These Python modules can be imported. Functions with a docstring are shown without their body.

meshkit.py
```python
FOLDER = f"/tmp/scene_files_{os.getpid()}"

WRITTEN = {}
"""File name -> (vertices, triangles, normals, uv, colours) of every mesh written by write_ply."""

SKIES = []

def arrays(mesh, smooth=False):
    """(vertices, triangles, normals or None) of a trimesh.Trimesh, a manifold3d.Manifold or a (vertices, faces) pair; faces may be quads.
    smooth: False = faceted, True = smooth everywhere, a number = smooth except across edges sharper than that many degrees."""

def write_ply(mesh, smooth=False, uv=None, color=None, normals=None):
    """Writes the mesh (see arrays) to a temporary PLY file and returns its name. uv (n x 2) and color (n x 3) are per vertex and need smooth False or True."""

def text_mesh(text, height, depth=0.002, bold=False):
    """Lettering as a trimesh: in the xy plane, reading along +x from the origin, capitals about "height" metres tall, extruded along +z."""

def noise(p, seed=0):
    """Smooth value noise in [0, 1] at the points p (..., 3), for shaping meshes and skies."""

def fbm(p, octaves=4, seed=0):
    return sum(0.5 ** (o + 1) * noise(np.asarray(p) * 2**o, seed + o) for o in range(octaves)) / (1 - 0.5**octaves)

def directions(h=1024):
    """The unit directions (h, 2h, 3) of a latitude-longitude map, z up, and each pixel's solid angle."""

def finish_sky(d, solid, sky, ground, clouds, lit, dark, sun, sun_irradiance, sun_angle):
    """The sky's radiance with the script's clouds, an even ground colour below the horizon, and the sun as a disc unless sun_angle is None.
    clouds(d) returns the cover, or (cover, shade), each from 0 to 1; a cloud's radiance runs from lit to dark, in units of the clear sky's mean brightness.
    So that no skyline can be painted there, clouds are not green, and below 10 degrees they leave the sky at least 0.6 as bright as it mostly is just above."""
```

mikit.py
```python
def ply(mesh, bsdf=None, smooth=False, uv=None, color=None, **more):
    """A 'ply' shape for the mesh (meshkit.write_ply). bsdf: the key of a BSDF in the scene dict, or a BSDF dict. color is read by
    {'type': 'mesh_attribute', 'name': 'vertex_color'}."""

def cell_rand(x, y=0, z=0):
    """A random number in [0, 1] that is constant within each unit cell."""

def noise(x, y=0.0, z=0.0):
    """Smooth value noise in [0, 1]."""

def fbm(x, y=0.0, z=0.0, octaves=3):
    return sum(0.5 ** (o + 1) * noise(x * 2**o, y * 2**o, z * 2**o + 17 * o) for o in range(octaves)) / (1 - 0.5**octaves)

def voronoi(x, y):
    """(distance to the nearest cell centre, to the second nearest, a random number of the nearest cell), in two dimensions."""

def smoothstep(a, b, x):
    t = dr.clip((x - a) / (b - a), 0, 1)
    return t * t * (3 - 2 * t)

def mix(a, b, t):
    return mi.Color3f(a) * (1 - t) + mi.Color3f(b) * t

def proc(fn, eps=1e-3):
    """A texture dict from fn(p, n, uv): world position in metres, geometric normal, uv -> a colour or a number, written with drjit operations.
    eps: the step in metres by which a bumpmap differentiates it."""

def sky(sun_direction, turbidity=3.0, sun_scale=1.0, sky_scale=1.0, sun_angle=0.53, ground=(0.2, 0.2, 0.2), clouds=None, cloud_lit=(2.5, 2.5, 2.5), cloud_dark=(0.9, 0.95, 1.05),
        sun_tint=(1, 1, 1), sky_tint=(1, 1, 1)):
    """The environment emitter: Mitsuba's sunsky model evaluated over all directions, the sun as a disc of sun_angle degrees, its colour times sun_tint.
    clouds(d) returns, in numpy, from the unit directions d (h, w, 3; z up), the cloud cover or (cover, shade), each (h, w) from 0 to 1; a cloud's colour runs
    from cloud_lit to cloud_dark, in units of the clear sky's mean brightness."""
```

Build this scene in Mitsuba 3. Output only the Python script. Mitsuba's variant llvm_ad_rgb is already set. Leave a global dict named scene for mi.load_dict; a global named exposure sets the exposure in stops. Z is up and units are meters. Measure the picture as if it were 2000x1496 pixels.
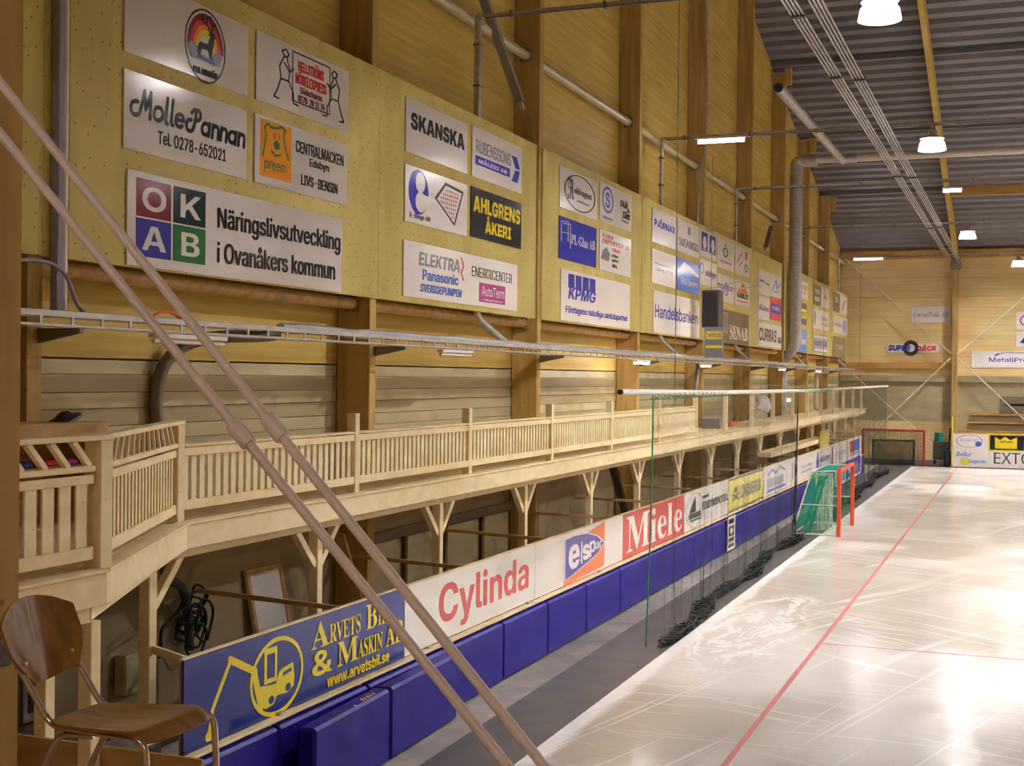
import glob, math
import numpy as np, trimesh, mitsuba as mi, mikit, meshkit
import drjit as dr
from shapely.geometry import Polygon, LineString, Point, box as sbox
from shapely import affinity, union_all

T = mi.ScalarTransform4f
scene, labels, used = {}, {}, {}

# ---------------------------------------------------------------- camera, lights, exposure
exposure = 1.5
CAM = np.array([0.0, 0.0, 4.95])
YAW, PITCH, ROLL, FOCAL = math.radians(21.07), math.radians(-0.30), math.radians(-0.595), 2600.0
fw = np.array([-math.sin(YAW) * math.cos(PITCH), math.cos(YAW) * math.cos(PITCH), math.sin(PITCH)])
rt = np.array([math.cos(YAW), math.sin(YAW), 0.0])
dn = np.cross(fw, rt)
down = -math.sin(ROLL) * rt + math.cos(ROLL) * dn
scene['camera'] = {'type': 'perspective', 'fov_axis': 'x', 'fov': math.degrees(2 * math.atan(1000 / FOCAL)), 'near_clip': 0.05, 'far_clip': 500.0,
                   'to_world': T().look_at(origin=CAM.tolist(), target=(CAM + fw).tolist(), up=(-down).tolist())}
HID = [1.0, 0.975, 0.965]            # colour of the high-bay lamps
HID_POWER, BOWL_POWER, TUBE_POWER = 960.0, 6.0, 16.0
LAMP_ROWS = [24.1, 38.2, 62.4, 78.2]
LAMP_X = [-2.45, 8.0, 18.5, 29.0]

# ---------------------------------------------------------------- helpers
def c(r, g, b):
    v = np.array([r, g, b]) / 255.0
    return np.where(v <= 0.04045, v / 12.92, ((v + 0.055) / 1.055) ** 2.4).tolist()

def rgb(v): return {'type': 'rgb', 'value': list(v)}

def new(base):
    n = used.get(base, 0); used[base] = n + 1
    return base if n == 0 else f'{base}_{n:03d}'

def thing(name, label, cat, group=None):
    key = new(name); labels[key] = {'label': label, 'category': cat}
    if group: labels[key]['group'] = group
    return key

def part(parent, name, mesh, mat, label=None, smooth=False, kind=None, shape=None, **more):
    key = new(parent + '__' + name)
    scene[key] = shape if shape is not None else mikit.ply(mesh, mat, smooth, **more)
    if label or kind:
        labels[key] = {k: v for k, v in (('label', label), ('kind', kind)) if v}
    return key

def solo(name, mesh, mat, label, cat, group=None, smooth=False, kind=None, **more):
    key = thing(name, label, cat, group)
    if kind: labels[key]['kind'] = kind
    scene[key] = mikit.ply(mesh, mat, smooth, **more)
    return key

def struct(name, mesh, mat, label, smooth=False):
    key = new(name); scene[key] = mikit.ply(mesh, mat, smooth)
    labels[key] = {'kind': 'structure', 'label': label}
    return key

ORD = 'first second third fourth fifth sixth seventh eighth ninth tenth eleventh twelfth thirteenth fourteenth fifteenth sixteenth seventeenth eighteenth nineteenth twentieth'.split()

def cat(ms): return trimesh.util.concatenate(list(ms))

_b = np.array([[x, y, z] for x in (-1, 1) for y in (-1, 1) for z in (-1, 1)], float)
_sg, _ch = [], []
for s in _b:
    for k in range(3):
        _sg.append(s); e = np.ones(3); e[k] = 0; _ch.append(e)
_sg, _ch = np.array(_sg), np.array(_ch)
_hull = trimesh.convex.convex_hull(trimesh.PointCloud(_sg - 0.2 * _sg * _ch).vertices)
_hullf = None
def _map_faces():
    global _hullf
    pts = _sg - 0.2 * _sg * _ch
    idx = [int(np.argmin(((pts - v) ** 2).sum(1))) for v in _hull.vertices]
    _hullf = np.array(idx)[_hull.faces]
_map_faces()
_bf = trimesh.creation.box((2, 2, 2))

def box(x0, x1, y0, y1, z0, z1, bev=0.0):
    lo, hi = np.minimum([x0, y0, z0], [x1, y1, z1]), np.maximum([x0, y0, z0], [x1, y1, z1])
    h, m = (hi - lo) / 2, (hi + lo) / 2
    if bev <= 0:
        return trimesh.Trimesh(np.array(_bf.vertices) * h + m, _bf.faces, process=False)
    b = min(bev, h.min() * 0.8)
    return trimesh.Trimesh(_sg * (h - b * _ch) + m, _hullf, process=False)

def beam(p0, p1, w, h, up=(0, 0, 1), bev=0.006):
    """A bar from p0 to p1, h tall along up and w wide."""
    p0, p1 = np.asarray(p0, float), np.asarray(p1, float)
    d = p1 - p0; L = np.linalg.norm(d); d /= L
    s = np.cross(d, up)
    if np.linalg.norm(s) < 1e-6: s = np.cross(d, (1, 0, 0))
    s /= np.linalg.norm(s); u = np.cross(s, d)
    m = box(-L / 2, L / 2, -w / 2, w / 2, -h / 2, h / 2, bev)
    M = np.eye(4); M[:3, 0], M[:3, 1], M[:3, 2], M[:3, 3] = d, -s, u, (p0 + p1) / 2
    m.apply_transform(M)
    return m

def tube(pts, r, n=10, closed_ends=True):
    p = np.asarray(pts, float); r = np.broadcast_to(r, (len(p),))
    t = np.gradient(p, axis=0); t /= np.linalg.norm(t, axis=1, keepdims=True)
    a = np.cross(t[0], (0, 0, 1) if abs(t[0][2]) < 0.9 else (1, 0, 0)); a /= np.linalg.norm(a)
    V = []
    ang = np.arange(n) * 2 * math.pi / n
    for i in range(len(p)):
        a = a - t[i] * (a @ t[i]); a /= np.linalg.norm(a); b = np.cross(t[i], a)
        V.append(p[i] + r[i] * (np.cos(ang)[:, None] * a + np.sin(ang)[:, None] * b))
    V = np.vstack(V); F = []
    for i in range(len(p) - 1):
        for j in range(n):
            k = (j + 1) % n
            F += [[i * n + j, i * n + k, (i + 1) * n + k], [i * n + j, (i + 1) * n + k, (i + 1) * n + j]]
    if closed_ends:
        a0, a1 = len(V), len(V) + 1
        V = np.vstack([V, p[0], p[-1]]); o = (len(p) - 1) * n
        for j in range(n):
            k = (j + 1) % n
            F += [[a0, k, j], [a1, o + j, o + k]]
    return trimesh.Trimesh(V, np.array(F), process=False)

def smooth_path(pts, n=8):
    from scipy.interpolate import CubicSpline
    p = np.asarray(pts, float); s = np.r_[0, np.cumsum(np.linalg.norm(np.diff(p, axis=0), axis=1))]
    return CubicSpline(s, p)(np.linspace(0, s[-1], n * (len(p) - 1) + 1))

def bend(pts, r=0.15, n=5):
    """A polyline with its corners rounded."""
    p = [np.asarray(q, float) for q in pts]; out = [p[0]]
    for i in range(1, len(p) - 1):
        a, b = p[i - 1] - p[i], p[i + 1] - p[i]
        k = min(r, np.linalg.norm(a) * 0.45, np.linalg.norm(b) * 0.45)
        a, b = p[i] + a / np.linalg.norm(a) * k, p[i] + b / np.linalg.norm(b) * k
        for s in np.linspace(0, 1, n):
            out.append((1 - s) ** 2 * a + 2 * s * (1 - s) * p[i] + s * s * b)
    return np.array(out + [p[-1]])

def lathe(profile, at=(0, 0, 0), n=24):
    m = trimesh.creation.revolve(np.asarray(profile, float), sections=n)
    if m.volume < 0: m.invert()
    m.apply_translation(at); return m

def extrude(poly, d):
    gs = [g for g in getattr(poly, 'geoms', [poly]) if g.area > 1e-9]
    return cat([trimesh.creation.extrude_polygon(g, d, engine='earcut') for g in gs])

def place(m, o, u, v):
    """Local x, y, z to the world directions u, v, u x v at o."""
    M = np.eye(4); M[:3, 0], M[:3, 1], M[:3, 2], M[:3, 3] = u, v, np.cross(u, v), o
    m = m.copy(); m.apply_transform(M); return m

def yz(pts, x0, x1):
    """A slab between x0 and x1 whose outline is given in (y, z)."""
    return place(extrude(Polygon(pts), x1 - x0), (x0, 0, 0), (0, 1, 0), (0, 0, 1))

# ---- lettering: outlines of the fonts that come with the renderer, as shapely shapes
FONTS = glob.glob('/opt/blender-*/*/datafiles/fonts/')
_fonts = {}
def _font(style):
    from PIL import ImageFont
    if style not in _fonts:
        d = FONTS[0]
        if style in ('serif', 'script', 'frak', 'bi', 'thin'):
            try: _fonts[style] = ImageFont.truetype(d + 'NotoSansMath-Regular.woff2', 96)
            except Exception: style_ok = False
        if style not in _fonts:
            f = ImageFont.truetype(d + 'Inter.woff2', 96)
            w = {'sans': 500, 'light': 400, 'bold': 700, 'black': 900}.get(style, 600)
            try: f.set_variation_by_axes([24, w])
            except Exception: pass
            _fonts[style] = f
    return _fonts[style]
_maps = {'serif': (0x1D400, 0x1D41A, 0x1D7CE), 'script': (0x1D4D0, 0x1D4EA, 0x1D7CE), 'frak': (0x1D56C, 0x1D586, 0x1D7CE), 'bi': (0x1D468, 0x1D482, 0x1D7CE)}
def glyphs(text, style='bold', slant=0.0):
    from PIL import Image, ImageDraw
    f = _font(style)
    if style in _maps:
        A, a, g = _maps[style]
        text = ''.join(chr(A + ord(x) - 65) if 'A' <= x <= 'Z' else chr(a + ord(x) - 97) if 'a' <= x <= 'z' else chr(g + ord(x) - 48) if '0' <= x <= '9' else x for x in text)
    x0, y0, x1, y1 = f.getbbox(text, anchor='ls')
    im = Image.new('L', (int(x1 - x0) + 10, int(y1 - y0) + 10))
    ImageDraw.Draw(im).text((5 - x0, 5 - y0), text, 255, f, anchor='ls')
    on = np.pad(np.asarray(im) > 127, ((0, 0), (1, 1))).astype(np.int8)
    rows, st = np.nonzero(np.diff(on, axis=1) == 1); en = np.nonzero(np.diff(on, axis=1) == -1)[1]
    import shapely
    s = union_all(shapely.box(st, -rows - 1, en, -rows)).buffer(0.7).buffer(-0.7).simplify(0.8)
    if slant: s = affinity.affine_transform(s, [1, slant, 0, 1, 0, 0])
    return s

def fit(s, x0, y0, x1, y1):
    a, b, c_, d = s.bounds
    return affinity.affine_transform(s, [(x1 - x0) / (c_ - a), 0, 0, (y1 - y0) / (d - b), x0 - a * (x1 - x0) / (c_ - a), y0 - b * (y1 - y0) / (d - b)])

def el(cx, cy, rx, ry, n=32): return affinity.scale(Point(cx, cy).buffer(1, n // 4), rx, ry)
def ln(w, *pts): return LineString(pts).buffer(w / 2, cap_style='flat', join_style='mitre')
def lr(w, *pts): return LineString(pts).buffer(w / 2)

# ---------------------------------------------------------------- materials
def mat(key, d): scene[key] = d
def plain(key, col, rough=0.5, spec=0.4, metal=0.0, **k):
    mat(key, {'type': 'twosided', 'b': {'type': 'principled', 'base_color': rgb(col), 'roughness': rough, 'specular': spec, 'metallic': metal, **k}})
def tex(key, fn, rough=0.6, spec=0.3, bump=None, scale=1.0, eps=1e-3, **k):
    b = {'type': 'principled', 'base_color': mikit.proc(fn), 'roughness': rough, 'specular': spec, **k}
    if bump is not None: b = {'type': 'bumpmap', 'tex': mikit.proc(bump, eps), 'scale': scale, 'b': b}
    mat(key, {'type': 'twosided', 'b': b})

def wood(c1, c2, sx, sy, sz, knots=None, kcol=None, kden=0.5, ksize=0.10):
    c1, c2 = mi.Color3f(c1), mi.Color3f(c2)
    kc = mi.Color3f(kcol) if kcol is not None else c2 * 0.4
    def fn(p, n, uv):
        t = mikit.fbm(p.x * sx, p.y * sy, p.z * sz, octaves=3)
        big = mikit.noise(p.x * 0.9 + 3, p.y * 0.9, p.z * 0.9)
        col = mikit.mix(c1, c2, mikit.smoothstep(0.25, 0.75, t * 0.7 + big * 0.3))
        if knots:
            d, _, r = mikit.voronoi((p.y + p.x * 0.9) / knots, (p.z + p.x * 0.1) / knots)
            k = mikit.smoothstep(ksize, ksize * 0.4, d) * dr.select(r < kden, 1.0, 0.0)
            col = mikit.mix(col, kc, k * 0.8)
        return col
    return fn

tex('m_glulam', wood(c(182, 148, 90), c(156, 124, 68), 9, 9, 0.6, knots=0.35, kden=0.35, ksize=0.05), 0.65, 0.12)
tex('m_glulam_flat', wood(c(182, 140, 80), c(154, 114, 60), 1.0, 8, 8), 0.6, 0.25)
tex('m_wallwood', wood(c(204, 174, 96), c(182, 150, 74), 1, 0.5, 11, knots=0.30, kden=0.30, ksize=0.035), 0.6, 0.15)
tex('m_endwood_haze', wood(c(224, 198, 142), c(208, 178, 122), 0.5, 1, 11, knots=0.30, kden=0.30, ksize=0.035), 0.6, 0.15)  # wall wood with less saturation: haze is mixed into the colour
tex('m_ply', wood(c(200, 181, 108), c(186, 166, 92), 3, 3, 0.7, knots=0.15, kden=0.42, ksize=0.12, kcol=c(110, 74, 28)), 0.6, 0.15)
tex('m_pine', wood(c(244, 228, 186), c(234, 212, 164), 6, 2.2, 6, knots=0.22, kden=0.30, ksize=0.05, kcol=c(170, 124, 76)), 0.6, 0.2)
tex('m_pine_board', wood(c(244, 226, 184), c(232, 208, 160), 2.2, 6, 6), 0.6, 0.2)
tex('m_oldwood', wood(c(196, 160, 104), c(164, 124, 70), 2, 6, 6), 0.6, 0.3)
def _clad(p, n, uv):
    t = mikit.fbm(p.y * 0.7, p.z * 6, p.x, octaves=3)
    s = mikit.noise(p.y * 2.3 + p.z * 1.5, p.z * 2.0)
    return mikit.mix(mi.Color3f(c(186, 174, 138)), mi.Color3f(c(164, 151, 115)), mikit.smoothstep(0.2, 0.8, t * 0.6 + s * 0.4))
tex('m_clad_light', _clad, 0.35, 0.4)
def _clad2(p, n, uv):
    t = mikit.fbm(p.y * 0.7 + 9, p.z * 5, p.x, octaves=3)
    return mikit.mix(mi.Color3f(c(164, 150, 114)), mi.Color3f(c(148, 133, 98)), mikit.smoothstep(0.2, 0.8, t))
tex('m_clad_dark', _clad2, 0.4, 0.4)
def _conc(p, n, uv):
    t = mikit.fbm(p.x * 3, p.y * 3, p.z * 3, octaves=4)
    f = mikit.fbm(p.x * 0.6, p.y * 0.25, 4.0, octaves=2)
    col = mikit.mix(mi.Color3f(c(168, 158, 146)), mi.Color3f(c(136, 128, 119)), mikit.smoothstep(0.25, 0.75, t * 0.6 + f * 0.4))
    dark = mikit.mix(mi.Color3f(c(86, 82, 81)), mi.Color3f(c(72, 69, 69)), t)
    edge = -7.18 + (p.y - 21.0) * 0.012 * -1.0
    return mikit.mix(col, dark, mikit.smoothstep(edge - 0.015, edge + 0.015, p.x))
tex('m_floor', _conc, 0.45, 0.4)
def _wallconc(p, n, uv):
    t = mikit.fbm(p.x * 2, p.y * 2, p.z * 2, octaves=3)
    return mikit.mix(mi.Color3f(c(168, 150, 116)), mi.Color3f(c(140, 124, 96)), t)
tex('m_underwall', _wallconc, 0.8, 0.2)
def _ice(p, n, uv):
    big = mikit.fbm(p.x * 0.35, p.y * 0.22, 2.0, octaves=3)
    # skate scratches: thin bright lines along warped directions
    w1 = p.x * 0.50 + p.y * 0.86 + 1.6 * mikit.noise(p.x * 0.16, p.y * 0.16, 1.0)
    w2 = p.x * 0.94 - p.y * 0.34 + 2.2 * mikit.noise(p.x * 0.12, p.y * 0.12, 5.0)
    w3 = p.x * 0.2 + p.y * 0.98 + 3.0 * mikit.noise(p.x * 0.1, p.y * 0.1, 9.0)
    s = mikit.noise(w1 * 22, (p.x - p.y) * 0.35, 3.0) * mikit.noise(w1 * 5, p.x * 0.3)
    s2 = mikit.noise(w2 * 19, (p.x + p.y) * 0.3, 7.0) * mikit.noise(w2 * 4, p.y * 0.25)
    s3 = mikit.noise(w3 * 16, p.x * 0.4, 11.0)
    scr = dr.maximum(mikit.smoothstep(0.40, 0.80, s), mikit.smoothstep(0.40, 0.80, s2)) * 0.8
    scr = dr.maximum(scr, mikit.smoothstep(0.78, 1.0, s3) * 0.6)
    # a round patch of scrapings left of the line crossing, and drifts towards the far end
    wx, wy = p.x + 0.5 * mikit.noise(p.x * 1.7, p.y * 0.9, 4.0), p.y + 1.6 * mikit.noise(p.x * 1.1, p.y * 0.7, 6.0)
    rx, ry = (wx + 4.75) / 1.05, (wy - 27.0) / 4.6
    rad = dr.sqrt(rx * rx + ry * ry)
    ang = dr.atan2(ry, rx)
    swirl = mikit.noise(rad * 16 + 3.5 * mikit.noise(p.x * 1.6, p.y * 0.6), ang * 1.6 + p.y * 0.2, 3.0) * 0.65 + mikit.noise(p.x * 14, p.y * 9, 2.0) * 0.35
    patch = mikit.smoothstep(1.1, 0.6, rad) * mikit.smoothstep(0.46, 0.66, swirl)
    drift = mikit.smoothstep(0.50, 0.66, mikit.fbm(p.x * 0.22 + 0.5, p.y * 0.16, 8.0, octaves=3)) * mikit.smoothstep(30, 44, p.y)
    edge = mikit.smoothstep(-5.62, -5.82, p.x + 0.16 * (mikit.noise(p.x * 2, p.y * 1.4) - 0.5))
    base = mikit.mix(mi.Color3f(c(188, 179, 170)), mi.Color3f(c(226, 219, 214)), mikit.smoothstep(0.35, 0.65, big))
    white = mi.Color3f(c(252, 250, 248))
    a = dr.clip(scr * 0.6 + patch * 0.75 + drift * 0.85 + edge * 0.9, 0, 1)
    return mikit.mix(base, white, a)
def _icer(p, n, uv):
    t = mikit.fbm(p.x * 1.3, p.y * 1.3, 3.0, octaves=3)
    return 0.10 + 0.14 * t
def _iceb(p, n, uv):
    return mikit.fbm(p.x * 2.0, p.y * 1.1, 1.0, octaves=3)
mat('m_ice', {'type': 'twosided', 'b': {'type': 'bumpmap', 'tex': mikit.proc(_iceb, 0.02), 'scale': 0.012,
              'b': {'type': 'principled', 'base_color': mikit.proc(_ice), 'roughness': mikit.proc(_icer), 'specular': 0.5}}})
def _pad(p, n, uv):
    t = mikit.fbm(p.x * 1.5, p.y * 1.5, p.z * 1.5, octaves=2)
    return mikit.mix(mi.Color3f(c(34, 22, 132)), mi.Color3f(c(28, 18, 118)), t)
tex('m_pad', _pad, 0.42, 0.18, bump=lambda p, n, uv: mikit.fbm(p.x * 2, p.y * 2.2, p.z * 3, octaves=2), scale=0.03, eps=0.01)
def _galv(p, n, uv):
    t = mikit.noise(p.x * 14, p.y * 6, p.z * 14)
    return mikit.mix(mi.Color3f(c(196, 192, 190)), mi.Color3f(c(160, 156, 158)), t)
tex('m_galv', _galv, 0.38, 0.5, metallic=0.55)
tex('m_duct', _galv, 0.34, 0.5, metallic=0.35)
tex('m_deck', lambda p, n, uv: mikit.mix(mi.Color3f(c(112, 107, 109)), mi.Color3f(c(92, 88, 91)), mikit.noise(p.x * 0.4, p.y * 0.9)), 0.5, 0.4)
def _signface(p, n, uv):
    return mikit.mix(mi.Color3f(c(240, 232, 226)), mi.Color3f(c(228, 219, 212)), mikit.fbm(p.x * 0.8, p.y * 0.8, p.z * 0.8, octaves=2))
tex('m_white', _signface, 0.14, 0.35)
plain('m_purlin', c(92, 86, 88), 0.6)
plain('m_paint_white', c(228, 222, 214), 0.35)
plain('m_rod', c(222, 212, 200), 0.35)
plain('m_black', c(30, 28, 28), 0.45)
plain('m_dark', c(60, 54, 48), 0.7)
plain('m_darkmetal', c(110, 100, 90), 0.5, 0.5, 0.3)
plain('m_chrome', c(205, 200, 205), 0.16, 0.5, 0.95)
plain('m_foil', c(205, 205, 208), 0.25, 0.5, 0.8)
SIGNC = {'k': (28, 26, 30), 'r': (190, 42, 46), 'b': (44, 46, 150), 'lb': (72, 108, 190), 'y': (240, 214, 40), 'o': (236, 150, 40), 'g': (36, 92, 62), 'gy': (120, 116, 120),
         'mr': (120, 30, 52), 'dk': (22, 44, 46), 'pu': (62, 60, 150), 'gr': (48, 110, 66), 'mg': (170, 60, 140), 'br': (96, 86, 70), 'or': (228, 112, 48), 'nv': (38, 52, 128),
         'w': (238, 230, 224), 'ly': (232, 214, 96), 'te': (30, 110, 100), 'pk': (200, 60, 60), 'ln': (216, 136, 144), 'db': (60, 56, 60), 'sl': (150, 150, 170), 'sky': (110, 150, 210)}
for k_, v_ in SIGNC.items():
    plain('s_' + k_, c(*v_), 0.12, 0.25)

# ---------------------------------------------------------------- the hall
Y_NEAR, Y_FAR, X_WALL, X_RIGHT = 3.9, 83.5, -10.6, 40.0
RIDGE = 43.5
def zdeck(y): return 12.9 + 0.245 * (83 - y) if y >= RIDGE else 12.9 + 0.245 * (83 - RIDGE) - 0.245 * (RIDGE - y)

floor = struct('floor', box(-10.6, X_RIGHT, Y_NEAR - 0.3, Y_FAR, -0.3, 0.0), 'm_floor', 'grey concrete floor beside the ice with a darker strip')
ice = thing('ice_sheet', 'pale scratched ice sheet with red lines filling the lower right', 'ice')
part(ice, 'surface', box(-6.0, X_RIGHT - 0.5, Y_NEAR + 1, 79.3, -0.05, 0.03, 0.02), 'm_ice')
part(ice, 'red_line', box(-3.555, -3.47, Y_NEAR + 1.2, 79.2, 0.03, 0.0325), 's_ln', 'long red line running down the ice')
part(ice, 'red_line', box(-3.47, 26.0, 25.18, 25.23, 0.03, 0.0325), 's_ln', 'thin red line crossing the ice')

# roof deck: trapezoidal ribs across the slope
ys = []
P = 0.8
prof = []
y = Y_NEAR - 0.2
while y < Y_FAR + 0.4:
    for f, h in ((0.0, 0.0), (0.46, 0.0), (0.54, 0.24), (0.92, 0.24)):
        prof.append((y + f * P, h))
    y += P
V, F = [], []
for yy, h in prof:
    for xx in (X_WALL - 0.1, X_RIGHT):
        V.append((xx, yy, zdeck(yy) + h))
for i in range(len(prof) - 1):
    a = 2 * i; F += [[a, a + 2, a + 3], [a, a + 3, a + 1]]
struct('ceiling', trimesh.Trimesh(np.array(V), np.array(F), process=False), 'm_deck', 'grey ribbed steel roof deck sloping to the end wall')

COLS = [11.7, 19.7, 27.7, 35.8, 43.8, 51.9, 59.4, 66.6, 73.8, 83.0]
wl = struct('wall_left', box(-10.9, -10.72, Y_NEAR - 6, Y_FAR + 0.2, 0, 13.0), 'm_underwall', 'long timber clad wall behind the columns')
prev = 3.95
for i, cy in enumerate(COLS):
    a, b = prev + 0.0, cy - 0.24
    # upper panels, stacked, the top one cut to the roof
    zt = 5.12
    top = lambda yy: zdeck(yy) + 0.02
    lim = min(top(a), top(b))
    zs = [zt]
    while zs[-1] + 2.44 < lim - 0.3: zs.append(zs[-1] + 2.44)
    for j, z0 in enumerate(zs):
        if j + 1 < len(zs):
            m = yz([(a, z0), (b, z0), (b, zs[j + 1] - 0.008), (a, zs[j + 1] - 0.008)], -10.68, -10.6)
        else:
            m = yz([(a, z0), (b, z0), (b, top(b))] + ([(RIDGE, top(RIDGE))] if a < RIDGE < b else []) + [(a, top(a))], -10.68, -10.6)
        part(wl, 'panel', m, 'm_wallwood')
    # strips of pale sheeting behind the balcony
    zz = [5.10, 4.92, 4.70, 4.50, 4.28, 4.08, 3.60, 3.05]
    for j in range(len(zz) - 1):
        dx = 0.012 * (j % 2)
        part(wl, 'sheeting_strip', box(-10.70, -10.61 + dx, a, b, zz[j + 1], zz[j] - 0.004, 0.004), 'm_clad_light' if j % 2 == 0 else 'm_clad_dark')
    part(wl, 'lower_panel', box(-10.70, -10.62, a, b, 0.0, 3.04), 'm_underwall')
    prev = cy

for i, cy in enumerate(COLS[:-1]):
    t = thing('glulam_column', f'brown glued timber wall column, {ORD[i]} from the left along the long wall', 'column')
    part(t, 'shaft', box(-10.595, -10.0, cy - 0.24, cy, 0.0, zdeck(cy) - 0.25, 0.008), 'm_glulam')
    part(t, 'base_plate', box(-10.59, -9.96, cy - 0.27, cy + 0.03, 0.0, 0.02), 'm_darkmetal')

# horizontal rails between the columns
for i in range(len(COLS) - 1):
    a, b = COLS[i], COLS[i + 1] - 0.24
    for lev, z in ((0, 12.0), (1, 6.12)):
        if i == 8 and lev == 0: b = 82.7
        t = thing('wall_rail', f'timber wall rail {("high above", "just under")[lev]} the sign boards, {ORD[i]} bay from the left', 'rail')
        br_ = part(t, 'bar', tube([(-10.32, a + 0.03, z), (-10.32, b - 0.03, z)], 0.105, 12), 'm_clad_light' if lev == 0 else 'm_oldwood', smooth=40)
        part(br_, 'bracket', box(-10.45, -10.2, b - 0.05, b - 0.01, z - 0.14, z + 0.14, 0.01), 'm_darkmetal')
        part(br_, 'bracket', box(-10.45, -10.2, a + 0.01, a + 0.05, z - 0.14, z + 0.14, 0.01), 'm_darkmetal')

# diagonal steel braces on the wall
def brace(y0, z0, y1, z1, label):
    t = thing('wall_brace', label, 'brace')
    p0, p1 = np.array([-10.18, y0, z0]), np.array([-10.18, y1, z1])
    d = (p1 - p0) / np.linalg.norm(p1 - p0)
    part(t, 'strut', beam(p0 + d * 0.25, p1 - d * 0.25, 0.09, 0.2, (1, 0, 0), 0.01), 'm_darkmetal')
    part(t, 'end_plate', beam(p0, p0 + d * 0.3, 0.03, 0.1, (1, 0, 0)), 'm_galv'); part(t, 'end_plate', beam(p1 - d * 0.3, p1, 0.03, 0.1, (1, 0, 0)), 'm_galv')
brace(55.6, 10.3, 57.2, 11.6, 'small dark brace behind the fifth sign board left of the silver duct')
solo('hanging_cable', tube(smooth_path([(-9.93, 43.3, 20.5), (-9.93, 43.4, 16.0), (-9.93, 43.25, 12.6), (-9.93, 42.6, 11.2), (-9.93, 42.35, 9.9)]), 0.03, 8), 'm_galv', 'pale cable hanging down a wall column behind the long tube lamp', 'cable', smooth=50)
brace(23.2, 13.6, 26.9, 10.7, 'dark grey steel brace slanting to the column beside the topmost conduit')

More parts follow.
